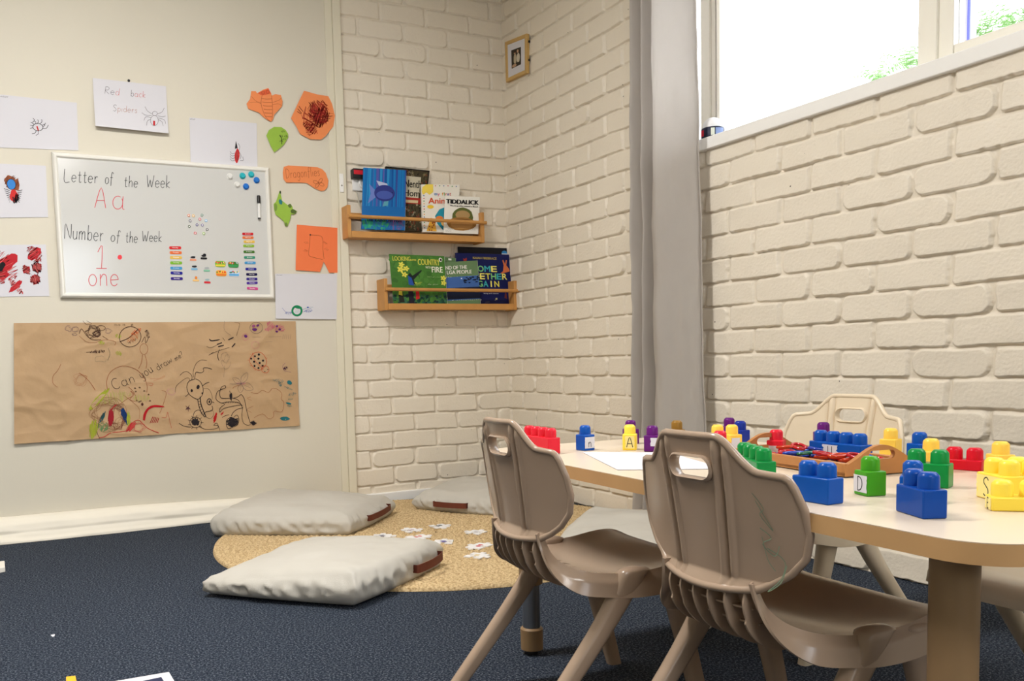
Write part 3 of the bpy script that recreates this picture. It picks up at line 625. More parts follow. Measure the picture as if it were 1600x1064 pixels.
I.flush('letter_writing', wb); I.word('Number', 428, 608, 686, 626, 100, BK, W2); I.flush('heading_writing', wb); I.word('of', 735, 626, 795, 632, 76, BK, W2); I.flush('heading_writing', wb); I.word('the', 834, 632, 914, 636, 74, BK, W2); I.flush('heading_writing', wb); I.word('Week', 946, 626, 1076, 630, 72, BK, W2)
I.flush('heading_writing', wb); I.word('1', 640, 806, 710, 808, 150, PK, .0028); I.flush('number_writing', wb); I.blob(797, 732, 15, 16, ink(232, 72, 80), 0, 18); I.flush('dot', wb); I.word('one', 588, 922, 790, 922, 140, PK, .0028)
I.build('number_word', wb)
MF = BF-.0002
def strip(px, py, wpx, hpx, c, text, rot, name, label, group):
    a = onY(px-wpx/2, py, MF); bb = onY(px+wpx/2, py+rot, MF); r = bb-a; h = hpx/1367*np.dot(a-CAM, F_)
    u = np.array([0, 0, h]); o_ = a-u/2; L = np.linalg.norm(r); b = MB(); n = 5; rr = h*.35; out = []
    for (cx, cz, a0) in ((L-rr, h-rr, 0), (rr, h-rr, 90), (rr, rr, 180), (L-rr, rr, 270)):
        for k in range(n+1):
            t = math.radians(a0+90*k/n); out.append(o_+r/L*(cx+rr*math.cos(t))+np.array([0, 0, cz+rr*math.sin(t)]))
    b.prism(out, (0, -.0015, 0), c); o = b.build(name, c); tag(o, label, 'magnet', group)
    if text:
        t = MB(); put_text(t, text, o_+r*.25+u*.28+np.array([0, -.0017, 0]), r*.5, u*.46, ink(244, 240, 236), .004); t.build('lettering', None, o)
    return o
days = [('Monday', (206, 42, 44), 'red'), ('Tuesday', (226, 112, 60), 'orange'), ('Wednesday', (226, 186, 84), 'yellow'), ('Thursday', (122, 178, 48), 'green'), ('Friday', (66, 150, 204), 'light blue'), ('Saturday', (30, 30, 140), 'dark blue'), ('Sunday', (54, 30, 130), 'purple')]
for (d, c, cn), (x, y) in zip(days, ((210, 329), (217, 396), (221, 464), (223, 537), (225, 611), (230, 677), (232, 756))):
    strip(250+x/8.865, 350+y/8.865, 18.6, 4.4, ink(*c), d, (.5 if d in ('Saturday',) else .2), 'magnet_strip', cn+' magnetic strip reading '+d+' in the left column of the whiteboard', 'weekday magnets on the whiteboard')
mons = [('January', (198, 34, 44), 'red'), ('February', (224, 112, 58), 'orange'), ('March', (226, 184, 78), 'yellow'), ('April', (134, 176, 50), 'lime green'), ('May', (66, 114, 40), 'dark green'), ('June', (48, 140, 110), 'teal'), ('July', (70, 152, 204), 'light blue'), ('August', (24, 24, 140), 'blue'), ('September', (24, 18, 70), 'navy'), ('October', (48, 30, 130), 'indigo'), ('November', (78, 50, 150), 'violet'), ('December', (204, 72, 140), 'pink')]
for i, ((d, c, cn), (x, y)) in enumerate(zip(mons, ((1215, 138), (1218, 188), (1235, 245), (1228, 303), (1233, 385), (1240, 463), (1248, 537), (1260, 624), (1270, 697), (1273, 762), (1276, 819), (1280, 889)))):
    strip(250+x/8.865, 350+y/8.865, 17.2, 3.9, ink(*c), d, (-.6 if i == 10 else .9 if i == 11 else .1), 'magnet_strip', cn+' magnetic strip reading '+d+' in the right column of the whiteboard', 'month magnets on the whiteboard')
# weather magnets: small picture over a coloured strip
wea = [('cloud over orange strip', (458, 478), (226, 150, 116), (40, 42, 48)), ('dark cloud over black strip', (607, 458), (24, 24, 28), (30, 30, 36)), ('dark cloud over blue strip', (475, 606), (120, 176, 212), (36, 38, 46)), ('grey wisp over green strip', (648, 628), (130, 190, 160), (170, 176, 178)), ('orange sun over yellow strip', (498, 762), (240, 198, 130), (228, 130, 40)), ('grey hat over red strip', (655, 790), (206, 48, 58), (150, 180, 186))]
for nm, (x, y), c, c2 in wea:
    px, py = 250+x/8.865, 350+y/8.865; o = strip(px, py+2, 10, 3, ink(*c), None, .3, 'magnet_picture', 'small magnet showing '+nm+' among the weather magnets', 'weather magnets on the whiteboard')
    I = Ink(surfY(MF), N_Y); I.blob(px, py-2, 3.9 if 'sun' not in nm else 2.1, 1.6 if 'sun' not in nm else 2.1, ink(*c2), 0, 12, .12, .001, 3)
    if 'dark cloud over black' in nm: I.blob(px+1, py-3.6, 2.6, 1.8, ink(*c2), 0, 10, .1, .001)
    I.build('picture', o)
sea = [('green and pink upper left', (836, 552), (228, 206, 70), [(120, 190, 60), (236, 140, 110)]), ('dark green upper right', (1015, 560), (60, 150, 90), [(60, 140, 50), (180, 190, 190)]), ('orange and yellow lower left', (848, 680), (232, 124, 50), [(238, 180, 60), (250, 200, 70)]), ('pale blue lower right', (1025, 682), (96, 170, 220), [(190, 210, 240), (70, 130, 120)])]
for nm, (x, y), c, cc in sea:
    px, py = 250+x/8.865, 350+y/8.865; o = strip(px, py, 16.4, 9.2, ink(*cc[0]), None, .6, 'magnet_picture', nm+' season picture magnet near the whiteboard centre', 'season magnets on the whiteboard')
    I = Ink(surfY(MF), N_Y); I.fill([(px-7.6, py+1), (px+7.6, py+1.4), (px+7.6, py+4.2), (px-7.6, py+3.8)], ink(*c), .0016); rr = random.Random(px)
    for k in range(9): I.blob(px-6.5+1.6*k, py-1.8+rr.uniform(-1, 1), .9, 1.4, ink(*rr.choice([cc[1], (230, 60, 50), (60, 120, 60), (250, 220, 120)])), 0, 8, .2, .0018)
    I.build('picture', o)
num = [((177, 381), (220, 120, 60), 'orange'), ((205, 383), (230, 180, 80), 'yellow'), ((258, 379), (40, 120, 90), 'teal'), ((185, 415), (30, 30, 70), 'navy'), ((245, 404), (204, 60, 80), 'rose red'), ((283, 413), (90, 170, 220), 'sky blue'), ((227, 439), (40, 40, 120), 'indigo'), ((260, 440), (90, 80, 150), 'violet'), ((180, 449), (50, 80, 40), 'dark green'), ((290, 468), (24, 24, 40), 'black'), ((216, 489), (200, 40, 50), 'red'), ((269, 492), (140, 190, 50), 'lime green')]
for (x, y), c, cn in num:
    px, py = 250+x/3.94, 240+y/3.94; p = onY(px, py, MF); b = MB(); b.lathe(p, [(.0068, 0), (.0068, .0012), (.006, .0016)], ink(236, 234, 232), 16, (0, -1, 0)); o = b.build('number_magnet', ink(236, 234, 232))
    tag(o, 'tiny round number magnet with '+cn+' ring in the ring of dots on the whiteboard', 'magnet', 'number magnets on the whiteboard')
    b = MB(); b.loft([[(p[0]+r*math.cos(k*PI/9), p[1]-.0019, p[2]+r*math.sin(k*PI/9)) for k in range(18)] for r in (.0034, .0060)], ink(*c), False); b.build('ring', ink(*c), o)
rm = [((430, 140), (226, 226, 222), 'white round magnet, upper of the two white ones'), ((475, 190), (226, 226, 222), 'white round magnet, lower of the two white ones'), ((509, 136), (44, 178, 190), 'teal round magnet beside the white magnets'), ((562, 128), (44, 178, 190), 'teal round magnet touching the whiteboard top right frame'), ((595, 163), (36, 116, 204), 'blue round magnet beside the whiteboard right frame'), ((530, 202), (30, 110, 200), 'blue round magnet, lowest of the coloured round magnets')]
for (x, y), c, lb in rm:
    p = onY(250+x/3.94, 240+y/3.94, MF-.004)+np.array([0, .004, 0]); m_ = ink(*c, .3); b = MB(); b.lathe(p, [(.0135, 0), (.0140, .003), (.0105, .0045), (.0100, .0080), (.0088, .0095)], m_, 24, (0, -1, 0))
    tag(b.build('round_magnet', m_, None, smooth=35), lb, 'magnet', 'round magnets at the whiteboard top right corner')
a = onY(404, 305.5, MF-.008); c = onY(405.3, 342, MF-.008); d = c-a
mk_ = thing('marker_pen', 'white whiteboard marker with black cap stuck upright by the right frame', 'marker', tuple(a))
b = MB(); b.tube([a+d*.33, a+d*.97], .0062, n=14); b.build('barrel', ink(236, 236, 234, .3), mk_, smooth=40)
b = MB(); b.tube([a, a+d*.02, a+d*.34], [.0062, .0078, .0078], n=14); b.build('cap', M_black, mk_, smooth=40)
b = MB(); b.tube([a+d*.955, a+d*1.0], .0066, n=14); b.build('end_plug', M_black, mk_, smooth=40)
# ================================================================== BROWN PAPER BANNER
KQ = [(21.5, 505), (461.5, 502), (467.3, 665), (22.3, 693.5)]
def kcurl(u, v):
    a = np.array([u*9.0]); c = np.array([v*4.0]); k = float(vnoise(a, c, 21)[0])*.0030+float(vnoise(a*3+v*5, c*3, 22)[0])*.0013
    r1 = 1-abs(float(vnoise(np.array([u*6+v*2.5]), np.array([v*2.2-u*1.5]), 41)[0]))*3; r2 = 1-abs(float(vnoise(np.array([u*11-v*3]), np.array([v*5.0+u*2]), 42)[0]))*3
    k += .0040*max(0, r1)+.0022*max(0, r2)
    return .004+k+.006*max(0, 1-u*9)*v+.006*max(0, (v-.9)*10)*(1-u)*.5
def kedge(i, n): return 0
o = sheet('kraft_paper_banner', KQ, -.0235, M_kraft, 'long crumpled brown paper covered in children\'s insect drawings below the whiteboard', 'drawing', kcurl, n=130)
I = Ink(surf_sheet(KQ, -.0235, kcurl), N_Y, (10, 490), 5.067)
DB = ink(70, 44, 34); BR = ink(150, 84, 52); BK2 = ink(36, 30, 34); YG = ink(160, 168, 50); YG2 = ink(172, 172, 92); TL = ink(40, 110, 118); PP = ink(96, 40, 110); PIN = ink(200, 110, 130); GY = ink(120, 104, 96)
I.up = .0017
# top-left doodles (view of the 90..270 crop)
I.view(90, 490, 8.867)
for (x, y, rx, ry, s_) in ((150, 210, 60, 45, 1), (250, 220, 50, 50, 2), (700, 240, 55, 40, 3), (240, 290, 40, 20, 4)): I.swirl(x, y, rx, ry, ink(110, 88, 100), 2, .0008, s_)
I.swirl(480, 250, 110, 90, DB, 5, .0012, 5); I.swirl(540, 280, 60, 45, DB, 4, .0016, 6); I.oval(600, 200, 60, 35, DB, .0016); I.line([(350, 100), (400, 150), (470, 140), (400, 100)], DB, .0014); I.line([(300, 280), (330, 210), (400, 300), (480, 360), (600, 360)], DB, .0018); I.line([(300, 310), (400, 390), (520, 400), (600, 370), (700, 365), (800, 390), (790, 440)], BR, .0012); I.line([(620, 310), (700, 360)], DB, .0014)
I.flush('drawing', o); I.oval(1005, 320, 150, 140, DB, .0022, -15); I.line([(860, 390), (980, 340), (1060, 270), (1110, 220)], DB, .0032); I.scrib(1090, 250, 80, 35, ink(198, 84, 40), 22, .0028, -30, 3); I.scrib(1040, 340, 90, 50, ink(196, 112, 62), 26, .0014, -30, 4); I.scrib(1030, 380, 60, 25, DB, 12, .0018, -25, 9)
for x in (800, 850, 920, 1030): I.scrib(x, 155, 20, 18, DB, 9, .0014, 0, x)
I.flush('drawing', o); I.scrib(560, 525, 100, 26, ink(62, 30, 26), 26, .0034, -4, 7); I.line([(395, 535), (470, 530)], DB, .002); I.line([(700, 480), (725, 560), (690, 650)], ink(100, 104, 84), .0014); I.swirl(590, 630, 80, 60, ink(130, 124, 100), 1, .0009, 2)
for (x, y) in ((610, 400), (840, 310), (845, 550)): I.scrib(x, y, 42, 36, YG, 16, .002, 20, x)
I.flush('drawing', o); I.scrib(1245, 280, 60, 34, DB, 18, .003, 75, 8); I.line([(1165, 400), (1210, 320), (1220, 410), (1260, 330)], DB, .0018); I.oval(1195, 490, 55, 75, BR, .0014); I.line([(1175, 570), (1160, 680), (1120, 765)], BR, .0016); I.line([(1210, 570), (1235, 680), (1222, 760)], BR, .0016)
I.oval(930, 1000, 258, 270, BR, .0020) if False else I.line([(690, 1064), (680, 930), (740, 800), (900, 725), (1080, 770), (1190, 880), (1240, 1000), (1235, 1090)], BR, .0018)
I.flush('drawing', o); I.swirl(320, 920, 120, 90, ink(170, 116, 84), 3, .0009, 11); I.line([(300, 820), (400, 900), (470, 980), (520, 1060)], BR, .0020); I.line([(45, 700), (0, 790), (-60, 860), (-65, 960), (0, 1020)], BR, .0014); I.line([(1280, 900), (1400, 900), (1480, 860), (1460, 890), (1330, 930)], ink(190, 120, 84), .001); I.line([(1240, 960), (1320, 970), (1300, 1000), (1250, 985)], ink(190, 90, 64), .0012)
I.flush('drawing', o); I.word('Can', 778, 1060, 1080, 945, 150, BK2, .0017); I.word('you', 1165, 905, 1330, 800, 130, BK2, .0017); I.word('draw', 1390, 790, 1596, 665, 96, BK2, .0016)
I.view(240, 490, 5.067); I.word('me?', 178, 376, 240, 332, 44, BK2, .0015)
# lower-left scribbles
I.flush('drawing', o); I.view(120, 590, 9.673)
I.scrib(330, 330, 40, 220, YG, 44, .0034, 43, 2); I.scrib(250, 780, 60, 150, YG, 30, .0028, 8, 3); I.scrib(560, 300, 260, 100, YG2, 60, .0016, -10, 4); I.scrib(980, 310, 130, 60, YG2, 30, .0016, 0, 5); I.swirl(480, 560, 300, 260, ink(140, 96, 60), 8, .0010, 6); I.swirl(620, 600, 170, 200, ink(120, 70, 56), 7, .0010, 7); I.scrib(390, 740, 80, 90, ink(90, 150, 96), 26, .0022, 30, 8)
I.scrib(780, 620, 30, 120, YG, 16, .002, 0, 9)
I.flush('drawing', o); I.scrib(515, 600, 38, 130, ink(150, 24, 36), 44, .0040, 4, 10); I.line([(600, 410), (540, 460), (500, 560), (510, 660)], ink(180, 40, 44), .0040)
I.flush('drawing', o); I.blob(710, 540, 42, 85, ink(14, 48, 100), -20, 14, .15); I.blob(770, 660, 30, 40, ink(14, 48, 100), -30, 10, .3); I.scrib(730, 600, 40, 130, ink(16, 44, 90), 20, .0028, -20, 11)
I.flush('drawing', o); I.scrib(385, 600, 22, 95, ink(34, 80, 84), 26, .003, 25, 12)
I.line([(640, 410), (760, 320), (850, 270), (810, 200), (860, 250), (800, 330), (900, 350), (860, 220), (780, 140)], BR, .0016); I.line([(700, 260), (820, 350), (940, 470), (945, 620)], BR, .0012)
for (x, y) in ((890, 210), (950, 150), (1085, 255), (1105, 350), (965, 355), (990, 400), (1020, 200), (880, 160), (910, 345), (940, 365)): I.scrib(x, y, 14, 14, DB, 7, .0026, 0, x)
I.scrib(990, 400, 16, 26, ink(80, 20, 24), 12, .003)
I.flush('drawing', o); I.line([(1020, 650), (1030, 560), (1080, 470), (1170, 430), (1320, 440)], ink(178, 24, 34), .0095, ends=True); I.line([(1015, 640), (1022, 560), (1070, 480), (1150, 435)], ink(168, 22, 30), .0085)
for k in range(5): I.line([(1105+k*28, 690-k*2), (1150+k*22, 590+k*4)], ink(160, 34, 40), .0026, False)
I.flush('drawing', o); I.line([(1280, 600), (1350, 600), (1370, 520), (1400, 640), (1430, 765)], ink(180, 70, 56), .0014); I.line([(1280, 195), (1350, 230), (1300, 420), (1250, 540)], BR, .0014)
I.line([(330, 910), (420, 890), (520, 830), (650, 820), (770, 790), (830, 690), (930, 640), (1000, 700), (1080, 770), (1240, 835)], ink(186, 44, 48), .0026); I.scrib(820, 740, 40, 110, ink(190, 60, 56), 18, .003, 40, 14); I.swirl(930, 760, 110, 80, ink(190, 90, 80), 3, .001, 15); I.line([(300, 800), (320, 740), (340, 640), (420, 530)], DB, .0018); I.line([(295, 790), (320, 870), (345, 915)], DB, .002)
# right-hand drawings
I.view(260, 550, 7.6); W3 = .0022
I.flush('drawing', o); I.line([(335, 320), (265, 350), (242, 420), (270, 500), (340, 550), (385, 555), (430, 500), (432, 420), (400, 350), (345, 318)], BK2, W3); I.blob(375, 415, 18, 26, BK2, 15); I.blob(300, 458, 13, 18, BK2); I.blob(425, 490, 9, 12, BK2)
I.line([(320, 300), (318, 230), (350, 140), (410, 95), (480, 100)], BK2, .0016); I.line([(300, 335), (300, 280), (250, 235), (200, 240), (160, 278)], BK2, .0016); I.line([(335, 318), (350, 240), (400, 248), (440, 230), (440, 190), (490, 188), (540, 205)], BK2, .0022); I.line([(278, 340), (265, 310), (215, 320), (120, 400), (105, 480)], BK2, .0014); I.line([(430, 400), (470, 370), (508, 358)], BK2, .0022); I.line([(270, 490), (225, 530)], BK2, .002, False)
I.line([(370, 560), (385, 640), (415, 720), (455, 775)], BK2, .0030); I.line([(400, 530), (410, 620), (440, 700), (470, 770)], BK2, .0040)
for k in range(6): I.line([(375+k*11, 590+k*32), (405+k*9, 585+k*30)], BK2, .0016, False)
I.flush('drawing', o); I.line([(440, 430), (500, 440), (535, 500), (545, 560)], BK2, .0012); I.oval(508, 590, 26, 36, BK2, .0030); I.blob(510, 590, 9, 16, BK2, 10); I.line([(535, 590), (565, 598)], BK2, .002); I.line([(540, 640), (548, 680), (520, 700), (470, 710), (440, 740)], BK2, .0024); I.line([(450, 760), (520, 790), (560, 740), (548, 690)], BK2, .001)
I.flush('drawing', o); I.line([(310, 790), (335, 710), (390, 690), (420, 740)], BK2, .002); I.scrib(345, 830, 48, 44, BK2, 40, .0040, 0, 3); I.blob(345, 832, 40, 36, BK2, 0, 12, .15); I.oval(345, 835, 68, 62, BK2, .0018)
for a in range(0, 360, 40): I.line([(345+60*math.cos(math.radians(a)), 835+56*math.sin(math.radians(a))), (345+95*math.cos(math.radians(a)), 835+88*math.sin(math.radians(a)))], BK2, .0018, False)
I.line([(150, 845), (210, 880), (290, 890)], BK2, .0022); I.line([(390, 885), (470, 918), (600, 905), (610, 870), (560, 870), (600, 845), (635, 930)], BK2, .0018)
I.flush('drawing', o); I.scrib(255, 665, 20, 26, ink(70, 30, 50), 9, .0022)
for a in (20, 80, 150, 220, 300): I.line([(255, 665), (255+36*math.cos(math.radians(a)), 665+42*math.sin(math.radians(a)))], ink(70, 30, 50), .0014, False)
I.flush('drawing', o); I.scrib(578, 780, 14, 62, ink(184, 32, 34), 22, .0032, 14, 4); I.scrib(660, 730, 10, 28, ink(190, 50, 50), 8, .0018, 40, 5)
I.flush('drawing', o); I.line([(700, 400), (660, 410), (635, 460), (635, 520), (660, 548), (740, 550), (800, 548), (860, 580), (900, 660)], BK2, W3); I.line([(700, 400), (700, 425), (640, 450), (600, 480), (590, 560), (650, 605), (680, 600), (760, 590), (850, 600), (905, 640)], BK2, W3); I.line([(650, 605), (690, 620), (640, 660), (632, 715), (680, 670), (800, 640), (880, 628)], BK2, .002)
for k in range(6): I.line([(700+k*28, 612-k*2), (715+k*28, 585+k*2)], BK2, .0012, False)
I.blob(765, 530, 18, 42, BK2, 0, 10, .3); I.line([(750, 460), (760, 500)], BK2, .002); I.line([(790, 550), (850, 530), (890, 505), (925, 560), (945, 660), (975, 780), (998, 850)], BK2, W3); I.line([(905, 650), (895, 760), (915, 840), (960, 868), (1000, 860)], BK2, .0018); I.scrib(1032, 840, 34, 30, BK2, 18, .004, 20, 6); I.blob(1030, 845, 26, 20, BK2, 0, 9, .3)
I.line([(770, 760), (790, 720), (840, 680), (905, 665)], BK2, .0026); I.line([(660, 778), (700, 755), (745, 745)], BK2, .002); I.scrib(785, 830, 50, 75, BK2, 36, .004, 80, 7); I.blob(780, 835, 32, 66, BK2, 0, 12, .15); I.line([(760, 775), (715, 810), (712, 870), (735, 910), (770, 900)], BK2, .0026); I.line([(800, 770), (840, 750), (860, 800), (845, 860), (815, 880)], BK2, .0024)
I.flush('drawing', o); I.line([(1000, 60), (985, 110), (1040, 190), (1100, 215), (1160, 180), (1190, 110), (1150, 30), (1095, 0), (1030, 20), (1000, 60)], ink(196, 84, 48), .0020); I.line([(1020, 10), (1050, 100), (1110, 170), (1150, 210)], ink(196, 84, 48), .0018); I.oval(1172, 205, 46, 42, ink(196, 84, 48), .0018, 30)
for (x, y, r) in ((1005, 78, 12), (1050, 50, 12), (1097, 30, 14), (1092, 78, 13), (1040, 115, 13), (1106, 130, 13), (1146, 102, 13), (1046, 165, 12), (1092, 190, 12), (1142, 165, 14), (1168, 232, 6), (1203, 207, 6)): I.blob(x, y, r, r, ink(28, 22, 28))
for st in ([(990, 20), (1000, 30)], [(960, 95), (985, 95)], [(990, 165), (1010, 160)], [(1180, 80), (1195, 68)], [(1050, 210), (1055, 222)]): I.line(st, ink(196, 84, 48), .0014, False)
I.flush('drawing', o)
for a, L, wd in ((215, 120, 30), (300, 150, 36), (25, 160, 44), (95, 110, 34)):
    ca, sa = math.cos(math.radians(a)), math.sin(math.radians(a)); X0, Y0 = 885, 375
    I.line([(X0, Y0), (X0+L*.5*ca-wd*sa, Y0+L*.5*sa+wd*ca), (X0+L*ca, Y0+L*sa), (X0+L*.5*ca+wd*sa, Y0+L*.5*sa-wd*ca), (X0, Y0)], GY, .0014); I.line([(X0, Y0), (X0+L*.8*ca, Y0+L*.8*sa)], GY, .0008)
I.scrib(885, 372, 55, 16, PIN, 14, .002, 0, 2); I.line([(750, 378), (880, 380)], GY, .0012); I.line([(880, 390), (810, 410), (785, 435)], BR, .0014)
I.flush('drawing', o); I.line([(1000, 480), (1080, 490), (1140, 455), (1210, 480), (1260, 430), (1330, 450), (1370, 500), (1360, 560), (1395, 600), (1370, 710), (1280, 700), (1270, 770), (1210, 790), (1140, 735), (1040, 780)], BR, .0014)
I.line([(1030, 640), (970, 670), (960, 690), (1010, 720)], BR, .001); I.line([(1000, 530), (960, 550), (1010, 575)], BR, .001)
I.flush('drawing', o)
for (x, y, rx, ry, r) in ((1460, 362, 34, 24, 35), (1405, 790, 58, 24, 5), (1450, 610, 34, 12, 15)): I.blob(x, y, rx, ry, TL, r, 10, .12)
for (x, y, rx, ry, r) in ((1330, 340, 60, 26, 10), (1350, 380, 30, 24, 70), (1450, 430, 50, 14, 25), (1490, 500, 46, 22, -10), (1470, 560, 30, 10, 0), (1460, 640, 28, 14, 10)): I.scrib(x, y, rx, ry, TL if y < 520 else ink(80, 120, 110), 16, .0020, r, x)
I.flush('drawing', o); I.scrib(1412, 190, 26, 20, ink(60, 24, 60), 14, .0032, -30, 3); I.line([(1410, 130), (1380, 170), (1400, 220), (1480, 240)], PP, .001)
I.flush('drawing', o); I.line([(500, 40), (560, 0)], BK2, .0014); I.line([(620, 0), (605, 50), (625, 105)], BK2, .0016); I.swirl(700, 80, 60, 80, GY, 2, .0006, 4); I.line([(690, 160), (680, 300)], GY, .0008); I.swirl(60, 480, 60, 50, ink(190, 130, 140), 2, .0008, 4)
I.view(240, 490, 5.067)
I.flush('drawing', o); I.line([(560, 60), (560, 130), (610, 170)], GY, .001); I.line([(640, 70), (670, 75), (680, 90), (655, 175)], BK2, .0012); I.oval(812, 112, 50, 44, GY, .0016); I.blob(800, 128, 20, 12, PP, 10, 10, .2); I.blob(824, 94, 14, 10, PP, -30, 9, .2); I.blob(792, 98, 14, 12, ink(150, 80, 120), 0, 9, .2); I.blob(728, 180, 13, 13, PP, 0, 9, .2); I.oval(726, 184, 24, 26, PIN, .0014)
for (x, y, rx, ry, r) in ((925, 90, 30, 26, 40), (905, 125, 24, 16, 0), (970, 115, 40, 24, 20), (1010, 115, 30, 26, 60)): I.scrib(x, y, rx, ry, ink(196, 96, 120), 18, .0022, r, x)
for (x, y) in ((975, 100), (998, 125), (975, 142)): I.blob(x, y, 10, 8, PP, 0, 9, .2)
for st in ([(440, 200), (460, 215), (525, 205)], [(500, 245), (540, 230)], [(510, 262), (555, 250)], [(590, 208), (632, 188)], [(620, 265), (645, 235)]): I.line(st, BK2, .0045, ends=True)
for st in ([(420, 260), (450, 270), (500, 250)], [(440, 325), (520, 292), (600, 268)], [(520, 280), (508, 330), (518, 375)], [(545, 190), (565, 215)]): I.line(st, BK2, .0014)
I.line([(780, 185), (1010, 182)], GY, .0008); I.line([(800, 225), (940, 222)], GY, .0008); I.oval(805, 248, 30, 28, PIN, .001)
for k in range(5): I.line([(1025+k*15, 165), (1022+k*15, 200)], GY, .0012, False)
I.swirl(575, 380, 40, 60, GY, 1, .0008, 5)
I.build('drawing', o)
# ================================================================== BOOK SHELVES
def shelf(x0, x1, z0, label, yf=-.112):
    t = thing('book_shelf', label, 'shelf', ((x0+x1)/2, 0, z0)); th = .018; yb = -.012
    b = MB(); b.box((x0, yf+.006, z0), (x0+th, yb, z0+.150)); b.build('side_panel', M_oak, t, bevel=.002)
    b = MB(); b.box((x1-th, yf+.006, z0), (x1, yb, z0+.150)); b.build('side_panel', M_oak, t, bevel=.002)
    b = MB(); b.box((x0+th, yf+.018, z0+.004), (x1-th, yb, z0+.014)); b.build('base_board', M_oak, t, bevel=.001)
    b = MB(); b.box((x0+th-.0, yf+.008, z0+.002), (x1-th, yf+.018, z0+.032)); b.build('front_lip', M_oak, t, bevel=.002)
    b = MB(); b.box((x0+th, yb-.010, z0+.10), (x1-th, yb, z0+.13)); b.build('back_rail', M_oak, t, bevel=.002)
    b = MB(); b.tube([(x0+.002, yf, z0+.098), (x1+.008, yf, z0+.098)], .0085, n=16); b.build('front_dowel', M_oak, t, smooth=40)
    return t
shelf(-.915, -.188, 1.276, 'upper pine book shelf with a round front rail on the white brick wall')
shelf(-.742, -.006, .940, 'lower pine book shelf with a round front rail beside the brick corner')
def book(px, label, matl, yb=-.075, yt=-.045, th=.006, name='picture_book'):
    """px: TL TR BR BL in the picture; bottom edge at depth yb, top leaning back to yt"""
    ct = [onY(*px[0], yt), onY(*px[1], yt)]; cb = [onY(*px[2], yb), onY(*px[3], yb)]
    zb_ = .9555 if cb[0][2] < 1.15 else 1.2915
    for q_ in cb: q_[2] = max(q_[2], zb_)
    TL, TR, BR_, BL_ = ct[0], ct[1], cb[0], cb[1]; r = TR-TL; u = TL-BL_; n = np.cross(u, r); n /= np.linalg.norm(n)
    if n[1] < 0: n = -n
    b = MB(); b.prism([BL_, BR_, TR, TL], n*th, matl); o = b.build(name, matl, None, bevel=.0012); tag(o, label, 'book')
    pg = MB(); e = .0015
    pg.prism([BL_+n*.001+(BR_-BL_)*.98, BR_+n*.001+(BR_-BL_)*.004, TR+n*.001+(BR_-BL_)*.004, TR+n*.001-(BR_-BL_)*.02], n*(th-.002), M_paper); pg.build('pages', M_paper, o)
    # picture coordinates of the cover: u right 0..1, v down 0..1
    def S(a, v): return (TL*(1-a)+TR*a)*(1-v)+(BL_*(1-a)+BR_*a)*v
    I = Ink(S, -n); return o, I, (lambda s, a, v, w_, h_, m, I=I, bold=0: put_text(I.b, s, S(a, v)-n*.0022, S(a+w_, v)-S(a, v), S(a, v-h_)-S(a, v), m, bold))
z4 = lambda x, y: (530+x/3.94, 230+y/3.94)
# blue book
o, I, T = book([z4(150, 125), z4(413, 142), z4(405, 512), z4(137, 505)], 'tall blue underwater picture book, leftmost on the upper shelf', ink(24, 104, 176, .35), -.084, -.068, .007)
rr = random.Random(3)
for k in range(26):
    x = rr.random(); c = rr.choice([(20, 84, 160), (40, 140, 200), (60, 70, 150), (26, 120, 190), (90, 90, 170)]); w_ = rr.uniform(.01, .03)
    I.fill([(max(0, x-w_), 0), (min(1, x+w_), 0), (min(1, x+w_*.6), .62), (max(0, x-w_*.6), .62)], ink(*c, .35))
for k in range(60):
    x, y = rr.uniform(.03, .6), rr.uniform(.86, .98); I.blob(x, y, .03, .03, ink(*rr.choice([(30, 150, 130), (40, 120, 170), (60, 170, 120)]), .35), 0, 8, .4)
for k in range(50):
    x, y = rr.uniform(.62, .97), rr.uniform(.82, .98); I.blob(x, y, .018, .035, ink(*rr.choice([(90, 90, 160), (130, 80, 140), (60, 110, 170)]), .35), 0, 8, .4)
# a plain spotted oval with fins stands in for the cover picture
I.fill([(.28, .36), (.14, .26), (.18, .42), (.12, .58), (.30, .47)], ink(110, 130, 200), .0006); I.blob(.50, .40, .24, .135, ink(46, 56, 130), 0, 24, 0, .0008); I.blob(.50, .43, .19, .07, ink(70, 90, 170), 0, 18, 0, .0010)
I.fill([(.38, .30), (.30, .20), (.55, .24), (.60, .32)], ink(180, 190, 220), .0006); I.fill([(.50, .52), (.46, .62), (.58, .60), (.60, .50)], ink(90, 160, 180), .0006)
I.blob(.68, .385, .012, .010, ink(20, 40, 70), 0, 8, 0, .0014)
T('THE RAINBOW FISH', .10, .87, .80, .045, ink(14, 20, 40), bold=.004); I.build('cover_print', o)
